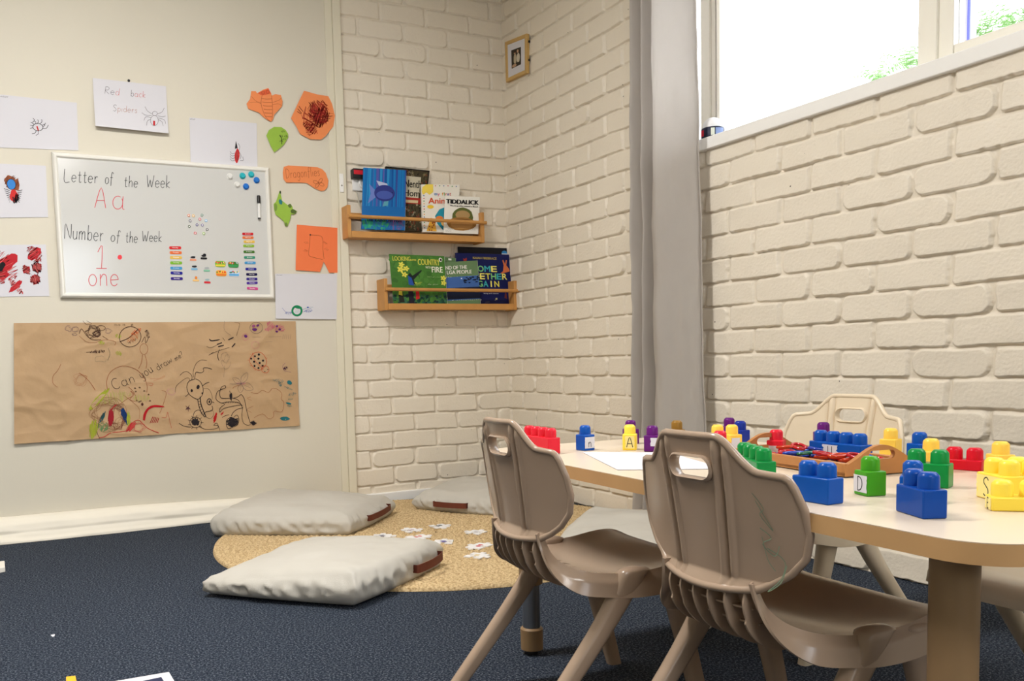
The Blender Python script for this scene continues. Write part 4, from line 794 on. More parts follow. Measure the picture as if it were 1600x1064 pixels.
# dark busy book behind
o, I, T = book([z4(285, 118), z4(556, 145), z4(510, 520), z4(290, 512)], 'dark book with busy black and tan cover behind the blue book', ink(70, 62, 44, .5), -.052, -.028, .012)
for k in range(260):
    x, y = rr.uniform(.42, .95), rr.uniform(.03, .98)
    I.scrib(x, y, .03, .018, ink(*rr.choice([(24, 20, 16), (150, 138, 100), (96, 90, 60), (24, 20, 16), (170, 60, 40), (190, 180, 150)])), 7, .0018, rr.uniform(0, 180), k)
I.fill([(.02, .12), (.82, .12), (.80, .46), (.02, .46)], ink(200, 192, 170), .0008); I.fill([(.50, .46), (1.0, .46), (.98, .56), (.50, .56)], ink(160, 44, 36), .0009)
T('Nenth', .44, .30, .40, .12, ink(20, 16, 14), bold=.01); T('Hom', .44, .44, .38, .10, ink(20, 16, 14), bold=.01)
I.fill([(.45, .50), (.80, .50), (.80, .545), (.45, .545)], ink(210, 190, 150), .0011); T('Denise Diaz', .47, .54, .3, .03, ink(60, 40, 30)) if False else I.scrib(.62, .522, .14, .010, ink(60, 40, 30), 14, .0008)
for x0, x1, y0, y1 in ((0, 1, 0, .018), (.975, 1, 0, 1)): I.fill([(x0, y0), (x1, y0), (x1, y1), (x0, y1)], ink(24, 20, 20), .0012)
I.build('cover_print', o)
# my first animals
o, I, T = book([(658.5, 288), (718, 288.5), (716.5, 364), (660.7, 362.5)], 'white round topped board book with coloured dots round its edge', ink(236, 232, 222, .4), -.074, -.052, .014)
I.fill([(0, .16), (.02, .06), (.12, 0), (.30, 0), (.30, .16), (.2, .22), (.12, .17), (.03, .22)], ink(240, 214, 90), .0004)
for k in range(13): I.blob(.05, .24+k*.056, .016, .012, ink(*((40, 90, 160), (190, 40, 60), (60, 140, 70), (226, 160, 50))[k % 4]), 0, 10, 0, .0006)
for k in range(6): I.blob(.36+k*.11, .03+.01*(k > 3), .014, .011, ink(*((190, 40, 60), (60, 140, 70), (40, 90, 160))[k % 3]), 0, 10, 0, .0006)
T('m', .33, .23, .075, .04, ink(50, 120, 190), bold=.03); T('y', .415, .25, .055, .06, ink(206, 60, 130), bold=.03); T('f', .53, .23, .04, .06, ink(226, 150, 50), bold=.03); T('i', .585, .23, .014, .06, ink(110, 170, 60), bold=.1); T('r', .62, .23, .035, .04, ink(206, 60, 60), bold=.03); T('s', .67, .23, .045, .04, ink(80, 70, 160), bold=.03); T('t', .73, .23, .035, .055, ink(206, 60, 60), bold=.03)
T('Anim', .17, .40, .50, .12, ink(214, 88, 50), bold=.012); T('als', .69, .40, .25, .12, ink(214, 88, 50), bold=.012)
I.blob(.74, .68, .48, .26, ink(40, 146, 170), 0, 26, 0, .0004) if False else I.fill([(.98, .42), (.72, .44), (.46, .52), (.34, .66), (.40, .82), (.58, .97), (.98, .97)], ink(40, 146, 170), .0004)
I.blob(.62, .80, .12, .075, ink(240, 190, 110), 0, 14, 0, .0008); I.blob(.62, .80, .05, .035, ink(150, 50, 30), 0, 12, 0, .0010); I.blob(.46, .70, .10, .04, ink(226, 130, 60), 0, 12, 0, .0008); I.blob(.22, .47, .09, .04, ink(240, 200, 60), 0, 12, 0, .0008)
I.fill([(.10, .98), (.22, .70), (.32, .72), (.38, .98)], ink(236, 180, 70), .0006)
for k in range(12): I.blob(rr.uniform(.15, .35), rr.uniform(.76, .96), .02, .016, ink(150, 80, 40), 0, 8, .2, .0008)
I.build('cover_print', o)
# frog book
o, I, T = book([(695.5, 305.5), (750, 308), (747.3, 366), (693.3, 364)], 'white picture book with a brown green frog cover on the upper shelf', ink(240, 238, 230, .4), -.088, -.072, .005)
T('TIDDALICK', .04, .21, .92, .115, ink(20, 20, 22), bold=.012); T('The frog who caused a flood', .14, .29, .80, .045, ink(30, 30, 34), bold=.004)
I.blob(.52, .56, .30, .26, ink(96, 104, 52), 0, 20, .03, .0004); I.blob(.52, .50, .21, .12, ink(176, 144, 96), 0, 18, .02, .0006); I.blob(.50, .74, .42, .18, ink(160, 116, 62), 0, 22, .03, .0008); I.blob(.50, .70, .34, .10, ink(120, 84, 44), 0, 20, .03, .0010); I.blob(.50, .76, .32, .12, ink(186, 140, 84), 0, 20, .03, .0012)
for x in (.16, .30, .66, .84): I.scrib(x, .88, .07, .03, ink(40, 46, 30), 9, .0012, 0, int(x*50))
I.scrib(.13, .945, .09, .02, ink(90, 90, 90), 16, .0008); I.build('cover_print', o)
# lower shelf books
z7 = lambda x, y: (600+x/7.27, 380+y/7.27)
o, I, T = book([z7(845, 38), z7(1395, 56), z7(1440, 660), z7(880, 660)], 'black book standing rearmost on the lower shelf', ink(22, 22, 30, .4), -.034, -.020, .010)
I.blob(.94, .10, .06, .05, ink(60, 140, 200), 0, 14, 0, .0004); I.fill([(.88, .105), (1, .105), (1, .13), (.88, .13)], ink(230, 236, 240), .0008); I.build('cover_print', o)
o, I, T = book([z7(812, 108), z7(1420, 128), z7(1462, 690), z7(855, 686)], 'navy blue book with yellow and teal capitals at the right of the lower shelf', ink(18, 26, 84, .4), -.054, -.040, .008)
T('ISAIAH FIREBRACE', .31, .115, .44, .045, ink(190, 170, 90), bold=.003)
for (s, a, v, w_) in (('COME', .26, .36, .50), ('TOGETHER', .10, .51, .84), ('AGAIN', .26, .66, .52)):
    cc = ((230, 220, 90), (130, 200, 130), (60, 170, 180), (240, 230, 120)); n_ = len(s)
    for i_, ch in enumerate(s): T(ch, a+w_*i_/n_+(w_/n_*.3 if ch == 'I' else 0), v, w_/n_*(.22 if ch == 'I' else .84), .115, ink(*cc[i_ % 4]), bold=.035)
T('ture of First Nations', .36, .76, .44, .03, ink(206, 206, 214)); T('song and dance', .46, .81, .28, .03, ink(206, 206, 214))
sk = ink(206, 110, 66)
I.fill([(.86, .34), (.88, .22), (.86, .12), (.88, .11), (.91, .20), (.93, .11), (.95, .12), (.93, .22), (.97, .28), (.99, .34), (.93, .36), (.86, .38), (.78, .42), (.77, .41), (.84, .36)], sk, .0004)
I.fill([(.14, .20), (.13, .10), (.16, .12), (.19, .09), (.20, .12), (.17, .20)], ink(160, 50, 44), .0004); I.fill([(.85, .88), (.87, .76), (.89, .78), (.90, .90)], ink(110, 50, 50), .0004)
T('\u266b', .66, .93, .05, .05, ink(214, 206, 150)); I.scrib(.52, .965, .04, .012, ink(200, 200, 150), 8, .0006); I.build('cover_print', o)
o, I, T = book([z7(560, 146), z7(815, 168), z7(830, 690), z7(570, 686)], 'thin green book mostly hidden between the larger green book and the navy one', ink(92, 122, 84, .5), -.066, -.050, .003)
I.fill([(.66, .02), (.80, .02), (.80, .06), (.66, .06)], ink(226, 228, 220), .0004); I.build('cover_print', o)
o, I, T = book([z7(560, 222), z7(1061, 196), z7(1098, 692), z7(600, 698)], 'green and night blue book with white capitals at the middle of the lower shelf', ink(104, 134, 94, .45), -.078, -.060, .004)
T('ND OF THE', .26, .18, .48, .085, ink(240, 240, 232), bold=.006); T('LGA PEOPLE', .28, .29, .56, .085, ink(240, 240, 232), bold=.006)
I.fill([(.0, .37), (1, .34), (1, .88), (.0, .92)], ink(66, 104, 170), .0004); I.fill([(.0, .62), (1, .60), (1, .86), (.0, .90)], ink(26, 34, 60), .0006); I.blob(.60, .40, .016, .013, ink(236, 240, 250), 0, 10, 0, .0008)
for k in range(16): I.line([(.30+.045*k, .86), (.30+.045*k+rr.uniform(-.06, .06), .66)], ink(40, 76, 130), .0012, False); I.line([(.25+.05*k, .36+rr.uniform(-.01, .01)), (.28+.05*k, .36)], ink(240, 240, 230), .0018, False); I.line([(.25+.05*k, .90+rr.uniform(-.01, .01)), (.28+.05*k, .90)], ink(240, 240, 230), .0016, False)
I.line([(.86, .86), (.84, .62), (.88, .44)], ink(20, 26, 50), .004); I.line([(.74, .84), (.78, .62), (.74, .48)], ink(20, 26, 50), .002)
for k in range(26): I.blob(rr.uniform(.66, .98), rr.uniform(.37, .50), .035, .016, ink(24, 36, 60), 0, 7, .4, .0008)
I.build('cover_print', o)
o, I, T = book([z7(58, 122), z7(686, 146), z7(722, 694), z7(112, 700)], 'green book with yellow flowers and yellow capitals at the left of the lower shelf', ink(70, 122, 50, .4), -.089, -.072, .005)
YL = ink(226, 220, 90)
for k in range(90): I.blob(rr.uniform(.02, .96), rr.uniform(.05, .97), .05, .05, ink(*rr.choice([(66, 116, 48), (78, 132, 56), (60, 106, 46)]), .4), 0, 8, .3)
T('LOOKING', .05, .13, .32, .09, ink(206, 204, 84), bold=.006); T('AFTER', .375, .125, .10, .035, ink(206, 204, 84), bold=.01); T('COUNTRY', .50, .20, .40, .12, ink(206, 204, 84), bold=.008); T('WITH', .63, .27, .10, .045, ink(220, 226, 190), bold=.01); T('FIRE', .745, .345, .20, .115, ink(240, 240, 224), bold=.012)
for (x, y, s_) in ((.20, .20, .9), (.18, .30, 1.1), (.28, .28, .9), (.24, .40, .9), (.95, .46, .9), (.95, .56, .9)):
    for a in range(5): I.blob(x+.035*s_*math.cos(a*1.26), y+.035*s_*math.sin(a*1.26), .03*s_, .02*s_, YL, a*72, 8, .1, .0010)
I.fill([(.32, .58), (.30, .42), (.34, .36), (.38, .42), (.55, .30), (.56, .32), (.40, .50), (.42, .60)], ink(30, 40, 36), .0012); I.fill([(.30, .60), (.30, .42), (.36, .46), (.40, .62)], ink(40, 80, 160), .0014)
for k in range(16): a = math.radians(20*k); I.line([(.45, .55), (.45+.10*math.cos(a), .55+.07*math.sin(a))], ink(190, 206, 80), .0016, False)
for k in range(120): I.blob(rr.uniform(.02, .98), rr.uniform(.80, .98), .03, .03, ink(*rr.choice([(30, 70, 60), (40, 92, 70), (22, 50, 50), (60, 110, 80)])), 0, 6, .4)
I.fill([(.10, .95), (.10, .72), (.16, .66), (.18, .74), (.20, .95)], ink(40, 40, 34), .0012); I.fill([(.10, .80), (.11, .70), (.17, .72), (.17, .82)], ink(210, 200, 70), .0014); I.fill([(.28, .98), (.28, .66), (.36, .66), (.38, .98)], ink(34, 30, 44), .0012); I.fill([(.41, .90), (.42, .70), (.48, .70), (.48, .88)], ink(190, 36, 40), .0012)
T('VICTOR STEFFENSEN', .64, .60, .22, .035, ink(220, 226, 190)) if False else I.scrib(.75, .59, .10, .015, ink(220, 226, 190), 16, .0010); I.scrib(.78, .44, .14, .008, ink(180, 200, 140), 20, .0006)
I.blob(.92, .08, .035, .045, ink(236, 236, 230), 0, 10, .1, .0010); I.blob(.925, .085, .018, .03, ink(40, 30, 30), 0, 10, .1, .0012); I.build('cover_print', o)
# ---- wall fitting left of the upper shelf
a = onY(552, 280, -.03); c = onY(569, 298, -.03)
fit = thing('wall_socket', 'white wall fitting with round socket partly hidden behind the upper shelf books', 'socket', tuple(a))
b = MB(); b.box((a[0], -.018, c[2]), (a[0]+.11, -.004, a[2]+.005)); b.build('plate', M_white, fit, bevel=.004)
b = MB(); q_ = onY(566, 286, -.02); b.lathe((q_[0]+.006, -.018, q_[2]), [(.026, 0), (.026, .008), (.020, .012), (.014, .008)], M_white, 28, (0, -1, 0)); b.build('socket_ring', M_white, fit, smooth=40)
b = MB(); b.tube([(a[0]+.02, -.012, c[2]), (a[0]+.03, -.014, c[2]-.05), (a[0]+.045, -.012, c[2]-.10), (a[0]+.045, -.012, 1.44)], .0028); b.build('cable', ink(206, 200, 184), fit, smooth=60)
a = onY(551.6, 262.5, -.045); c = onY(569, 279.5, -.045)
o = MB(); o.box((a[0], -.046, c[2]), (a[0]+.105, -.0045, a[2])); o = o.build('alarm_box', M_black, None, bevel=.004); tag(o, 'small black box with a red stripe on the bricks left of the blue book', 'box')
b = MB(); b.box((a[0]+.003, -.048, a[2]-.028), (a[0]+.10, -.0462, a[2]-.008)); b.build('red_stripe', ink(206, 36, 50, .35), o)
# ================================================================== PICTURE FRAME (right wall)
X0 = -.020
FQ = [(790, 66), (823.6, 52.5), (823.9, 114), (791.6, 129)]
c = [onX(a, b_, X0) for a, b_ in FQ]; fr_ = thing('framed_photo', 'small light wood picture frame with a white mount hung near the brick corner', 'picture frame', tuple((c[0]+c[2])/2))
Ym, Zm = (c[0][1]+c[1][1])/2, (c[0][2]+c[2][2])/2
def rect(s): return [tuple((p-(c[0]+c[2])/2)*s+(c[0]+c[2])/2) for p in c]
gold = mat('light_oak_frame', (196, 160, 98), .5, .4, .08, 40)
b = MB(); prof = [(1.0, .012), (1.0, -.004), (.97, -.006), (.84, -.004), (.80, .0)]
b.loft([[(X0+x, p[1], p[2]) for p in [np.array(q) for q in rect(s)]] for s, x in prof], gold, False); b.build('frame', gold, fr_)
b = MB(); b.add([(X0-.0005, p[1], p[2]) for p in rect(.83)], [(0, 1, 2, 3)]); b.build('mount', M_paper, fr_)
ph = rect(.45); b = MB(); b.add([(X0-.001, p[1], p[2]) for p in ph], [(0, 1, 2, 3)], ink(58, 50, 40))
P = [np.array(p) for p in ph]
def S(a_, v): q = (P[0]*(1-a_)+P[1]*a_)*(1-v)+(P[3]*(1-a_)+P[2]*a_)*v; q[0] = X0-.0011; return q
I = Ink(S, (-1, 0, 0)); I.b = b
for (x, y, rx, ry, cc) in ((.38, .22, .09, .09, (190, 150, 120)), (.40, .55, .16, .26, (180, 166, 140)), (.68, .18, .09, .10, (200, 160, 130)), (.74, .55, .18, .28, (206, 196, 176)), (.3, .9, .25, .08, (186, 150, 120)), (.40, .17, .10, .05, (70, 46, 30))): I.blob(x, y, rx, ry, ink(*cc), 0, 12, .1, .0002)
b.build('photograph', None, fr_)
b = MB(); p = onX(824.6, 65.5, -.012); b.box((-.014, p[1]-.012, p[2]-.006), (-.006, p[1]+.004, p[2]+.004)); p = onX(824.8, 94, -.012); b.box((-.014, p[1]-.008, p[2]-.006), (-.006, p[1]+.006, p[2]+.004)); b.build('turn_button', M_black, fr_)
# ================================================================== ORNAMENT ON THE SILL
p = onX(1113, 205, .018); cy = p[1]; zs = 1.482
t = thing('dome_ornament', 'small white dome with dark blue band and red patch on the window sill', 'ornament', (.02, cy, zs))
b = MB(); b.lathe((.02, cy, zs), [(.038, 0), (.042, .003), (.042, .032), (.039, .036)], ink(30, 36, 60, .4), 32); b.build('band', None, t, smooth=40)
b = MB(); b.lathe((.02, cy, zs), [(.038, .0362)]+[(.038*math.cos(a), .036+.040*math.sin(a)) for a in np.linspace(.05, PI/2-.02, 10)], ink(238, 238, 240, .5), 32); b.build('dome', None, t, smooth=60)
def patch(a0, a1, z0, z1, cc, nm):
    b = MB(); r = .0428; n = 8; V = []
    for k in range(n+1):
        a = math.radians(a0+(a1-a0)*k/n); V += [(.02+r*math.cos(a), cy+r*math.sin(a), zs+z0), (.02+r*math.cos(a), cy+r*math.sin(a), zs+z1)]
    b.add(V, [(2*k, 2*k+2, 2*k+3, 2*k+1) for k in range(n)], ink(*cc)); b.build(nm, None, t)
patch(150, 180, .005, .027, (200, 30, 54), 'red_patch'); patch(218, 236, .004, .030, (222, 228, 214), 'white_patch'); patch(240, 285, .004, .030, (140, 160, 206), 'pale_blue_patch')
# ================================================================== FLOOR CUSHIONS
def cushion(Q, Hc, bulge, label, seed, strap=None, corner_h=None):
    """Q: four floor corners (x, y) in order; Hc: corner heights"""
    n, m = 64, 14; Q = [np.array(q, float) for q in Q]; cen = sum(Q)/4
    def base(u, v): return (Q[0]*(1-u)+Q[1]*u)*(1-v)+(Q[3]*(1-u)+Q[2]*u)*v
    idx = {}; V = []
    def vert(i, j, k):
        key = (i, j, k)
        if key in idx: return idx[key]
        u, v, w_ = i/n, j/n, k/m; a, c = 2*u-1, 2*v-1
        h = ((Hc[0]*(1-u)+Hc[1]*u)*(1-v)+(Hc[3]*(1-u)+Hc[2]*u)*v)
        H = h+bulge*(1-a*a)**.6*(1-c*c)**.6
        e = max(abs(a), abs(c)); pin = .012*(1-(min(abs(a), abs(c)))**2)     # sides belly out between the corners
        p = base(u, v); d = p-cen; d /= np.linalg.norm(d)+1e-9
        side = math.sin(PI*min(1, max(0, w_*.9+.05)))
        rim = max(0, (e-.80)/.20)
        off = (pin+.012*side-.012*(abs(2*w_-1)**4))*rim
        p = p+d*off
        z = .002+w_*H
        if k == m: z = .002+H-(.012*rim**2.5)*(H/.11)
        elif k == 0: z = .002+.006*rim**3
        else: z = .002+.006*rim**3+(H-.012*(H/.11)-.006)*w_
        # creases
        N1 = float(vnoise(np.array([p[0]*7+seed]), np.array([p[1]*7]), seed)[0]); N2 = float(vnoise(np.array([p[0]*22+seed]), np.array([p[1]*22]), seed+1)[0])
        cr = max(abs(a), .0)*max(abs(c), 0)
        rdg = 1-abs(float(vnoise(np.array([(p[0]+p[1])*10+seed]), np.array([(p[0]-p[1])*5]), seed+2)[0]))*2.2
        if k == m: z += .010*N1*(1-rim)+.003*N2+.010*max(0, rdg)*cr**2
        elif k > 0:
            q = math.sin(PI*w_); al = (u+v)*30+seed
            wr = 1-abs(float(vnoise(np.array([al*1.0+w_*1.5]), np.array([w_*2.2+seed]), seed+3)[0]))*2
            p = p+d*(.0095*N1+.009*wr+.003*N2)*q; z += .006*N1*q
        idx[key] = len(V); V.append((p[0], p[1], max(.001, z))); return idx[key]
    F = []
    for i in range(n):
        for j in range(n): F.append((vert(i, j, m), vert(i+1, j, m), vert(i+1, j+1, m), vert(i, j+1, m))); F.append((vert(i, j+1, 0), vert(i+1, j+1, 0), vert(i+1, j, 0), vert(i, j, 0)))
    for k in range(m):
        for i in range(n):
            F.append((vert(i, 0, k), vert(i+1, 0, k), vert(i+1, 0, k+1), vert(i, 0, k+1))); F.append((vert(i+1, n, k), vert(i, n, k), vert(i, n, k+1), vert(i+1, n, k+1)))
            F.append((vert(0, i+1, k), vert(0, i, k), vert(0, i, k+1), vert(0, i+1, k+1))); F.append((vert(n, i, k), vert(n, i+1, k), vert(n, i+1, k+1), vert(n, i, k+1)))
    b = MB(); b.add(V, F, M_canvas); o = b.build('floor_cushion', M_canvas, None, smooth=180); tag(o, label, 'cushion', None)
    md = o.modifiers.new('relax', 'SMOOTH'); md.factor = .5; md.iterations = 1
    # leather handle on one side: strap = (side start corner, end corner, t0, t1, z)
    if strap:
        s0, s1, t0, t1, z0, z1, hh = strap; A = Q[s0]; B = Q[s1]; L = B-A; nn = np.array([L[1], -L[0]]); nn /= np.linalg.norm(nn)
        if nn@(A-cen) < 0: nn = -nn
        b = MB(); rings = []
        for k in range(17):
            t = k/16; q = A+L*(t0+(t1-t0)*t); out = .034+.010*math.sin(PI*t)-.003*(t in (0, 1)); p = q+nn*out; z = z0+(z1-z0)*t
            rings.append([(p[0], p[1], z-hh/2), (p[0]+nn[0]*.003, p[1]+nn[1]*.003, z-hh/2), (p[0]+nn[0]*.003, p[1]+nn[1]*.003, z+hh/2), (p[0], p[1], z+hh/2)])
        for rg in (0, 16):
            q = A+L*(t0 if rg == 0 else t1); rings.insert(0 if rg == 0 else len(rings), [(x-nn[0]*.02, y-nn[1]*.02, z) for x, y, z in rings[0 if rg == 0 else -1]])
        b.loft(rings, M_leather); b.build('handle', M_leather, o)
    return o
def fl(px, py): p = onZ(px, py, 0); return (p[0], p[1])
cushion([(-1.868, -1.362), (-1.53, -1.725), (-1.128, -1.438), (-1.44, -1.05)], [.062, .102, .106, .088], .020, 'white canvas floor cushion with brown handle nearest the viewer, half on the rug', 3, (1, 2, .60, .93, .050, .060, .026))
cushion([(-1.665, -.445), (-1.20, -.765), (-.875, -.42), (-1.33, -.10)], [.100, .095, .090, .125], .030, 'white canvas floor cushion with brown handle against the partition foot', 13, (1, 2, .30, .82, .055, .062, .024))
cushion([(-.722, -.365), (-.50, -.745), (-.155, -.52), (-.36, -.115)], [.085, .085, .085, .100], .035, 'cream canvas floor cushion with brown handle in the corner under the shelves', 23, (0, 1, .26, .66, .050, .052, .024))
cushion([(-.79, -1.62), (-.44, -2.03), (-.075, -1.62), (-.40, -1.25)], [.10, .10, .11, .11], .025, 'cream canvas floor cushion lying by the wall under the far end of the table', 33)
# ================================================================== PUZZLE PIECES
def piece(px, py, L, W, rot, label, c, tabs):
    p = onZ(px, py, .016); a = math.radians(rot); ux = np.array([math.cos(a), math.sin(a)]); uy = np.array([-ux[1], ux[0]]); o_ = []
    hl, hw = L/2, W/2
    def knob(x, y, dx, dy, s):   # knob along outward dir (dx, dy)
        tx, ty = -dy, dx; r = W*.16
        return [(x-tx*r*.6, y-ty*r*.6), (x-tx*r+dx*r*1.0*s, y-ty*r+dy*r*1.0*s), (x-tx*r*.7+dx*r*1.8*s, y-ty*r*.7+dy*r*1.8*s), (x+tx*r*.7+dx*r*1.8*s, y+ty*r*.7+dy*r*1.8*s), (x+tx*r+dx*r*1.0*s, y+ty*r+dy*r*1.0*s), (x+tx*r*.6, y+ty*r*.6)]
    out = [(-hl, -hw)]
    if tabs[0]: out += knob(0, -hw, 0, -1, tabs[0])[::1]
    out += [(hl, -hw)]
    if tabs[1]: out += knob(hl, 0, 1, 0, tabs[1])
    out += [(hl, hw)]
    if tabs[2]: out += knob(0, hw, 0, 1, tabs[2])
    out += [(-hl, hw)]
    if tabs[3]: out += knob(-hl, 0, -1, 0, tabs[3])
    P3 = [(p[0]+ux[0]*x+uy[0]*y, p[1]+ux[1]*x+uy[1]*y, .0135) for x, y in out]
    b = MB(); b.prism(P3, (0, 0, .004), ink(238, 238, 240, .35)); o = b.build('puzzle_piece', ink(238, 238, 240, .35)); tag(o, label, 'puzzle piece', 'jigsaw pieces on the rug')
    I = Ink(lambda x, y: np.array([p[0]+ux[0]*x+uy[0]*y, p[1]+ux[1]*x+uy[1]*y, .0175]), (0, 0, 1)); cc = ink(*c)
    for k in range(2): I.blob(-L*.12+k*L*.26, W*.05*(1 if k else -1), L*.09, W*.17, cc, 20, 10, .25, 0, k)
    I.build('picture', o); return o
PC = [((597, 837.5), .062, .070, 38, 'jigsaw piece with grey picture nearest the left rear cushion', (96, 96, 120), (1, 1, -1, -1)), ((642, 828.5), .060, .070, -25, 'pale jigsaw piece behind the red printed one, left of the group', (190, 170, 180), (-1, 1, 1, -1)), ((686, 822), .064, .068, -24, 'jigsaw piece with two black marks, rearmost of the group', (26, 26, 34), (1, 1, -1, -1)),
      ((744, 831.5), .066, .064, 8, 'pale grey jigsaw piece lying beside the corner cushion', (200, 196, 200), (-1, 1, 1, -1)), ((653, 839), .078, .066, -22, 'jigsaw piece with pink red picture behind the near cushion', (206, 86, 84), (1, 1, -1, 1)), ((693, 846.5), .062, .070, 34, 'jigsaw piece with blue violet picture at the near cushion corner', (76, 66, 160), (-1, 1, 1, -1)),
      ((749, 853), .088, .062, 2, 'wide jigsaw piece with red picture left of the near chair back', (200, 50, 70), (-1, 1, 1, 1)), ((745, 868), .066, .066, 6, 'jigsaw piece with pale yellow picture, nearest the viewer', (226, 206, 160), (1, 1, -1, -1))]
for (q, L, W, r, lb, c, tb) in PC: piece(q[0], q[1], L, W, r+24, lb, c, tb)
# ---- bits on the carpet
def flatpiece(px, name, label, cat_, matl, h, z=0.0):
    c = [onZ(a, b_, z+h) for a, b_ in px]; b = MB(); b.prism([(p[0], p[1], z+.0005) for p in c], (0, 0, h), matl); return tag(b.build(name, matl, None, bevel=min(.002, h*.3)), label, cat_)
flatpiece([(-8, 878), (7, 876), (8, 886), (-8, 889)], 'white_block', 'small white block on the carpet at the far left edge', 'block', ink(226, 222, 212), .018)
flatpiece([(79, 992), (86, 991), (85, 994), (82, 995)], 'paper_scrap', 'tiny white paper scrap on the open blue carpet', 'scrap', M_paper, .001)
y_ = flatpiece([(103, 1057), (118, 1055.5), (122, 1075), (103, 1078)], 'yellow_brick', 'yellow toy brick on the carpet at the bottom edge of the view', 'toy brick', ink(240, 180, 40, .35), .030)
cd_ = flatpiece([(170, 1066), (264, 1050), (285, 1085), (180, 1110)], 'picture_card', 'white bordered dark blue card on the carpet at the bottom edge', 'card', ink(226, 224, 226, .4), .002)
c = [onZ(a, b_, .0022) for a, b_ in ((214, 1066), (252, 1058), (266, 1080), (214, 1092))]; b = MB(); b.add([tuple(p+np.array([0, 0, .0005])) for p in c], [(0, 1, 2, 3)]); b.build('picture', ink(34, 46, 78, .4), cd_)
# ================================================================== CHAIRS
def stadium(cx, cz, hw, hh, n=10):
    r = hh; o = []
    for a0, sx in ((-90, 1), (90, -1)):
        for k in range(n+1):
            a = math.radians(a0+180*k/n); o.append((cx+sx*(hw-r)+r*math.cos(a), cz+r*math.sin(a)))
    return o
def interp(x, xs, ys): return np.interp(x, xs, ys)
def back_pt(u, t):
    W = interp(t, [0, .1, .35, .6, .8, .92, 1], [.162, .167, .171, .163, .141, .116, .098]); x = u*W; ax = abs(x)
    s = np.clip((ax-.052)/(.115-.052), 0, 1); s = s*s*(3-2*s); T = .574-.047*s-.005*np.clip((ax-.115)/.05, 0, 1)
    T = T-.026*np.clip((abs(u)-.90)/.10, 0, 1)**2.4
    zl = .352+.010*u*u
    z = T+(zl-T)*t
    yc = interp(z, [.35, .372, .42, .50, .576], [-.172, -.160, -.166, -.178, -.192])
    y = yc+1.30*x*x
    return x, y, z
def mesh_from(P, name):
    V, Fq = gridmesh(P); me = bpy.data.meshes.new(name); me.from_pydata([tuple(v) for v in V], [], [tuple(f) for f in Fq]); return me
def eval_mods(me, mods):
    o = bpy.data.objects.new('tmp', me); COL.objects.link(o); mods(o); bpy.context.view_layer.update()
    r = bpy.data.meshes.new_from_object(o.evaluated_get(bpy.context.evaluated_depsgraph_get())); bpy.data.objects.remove(o); return r
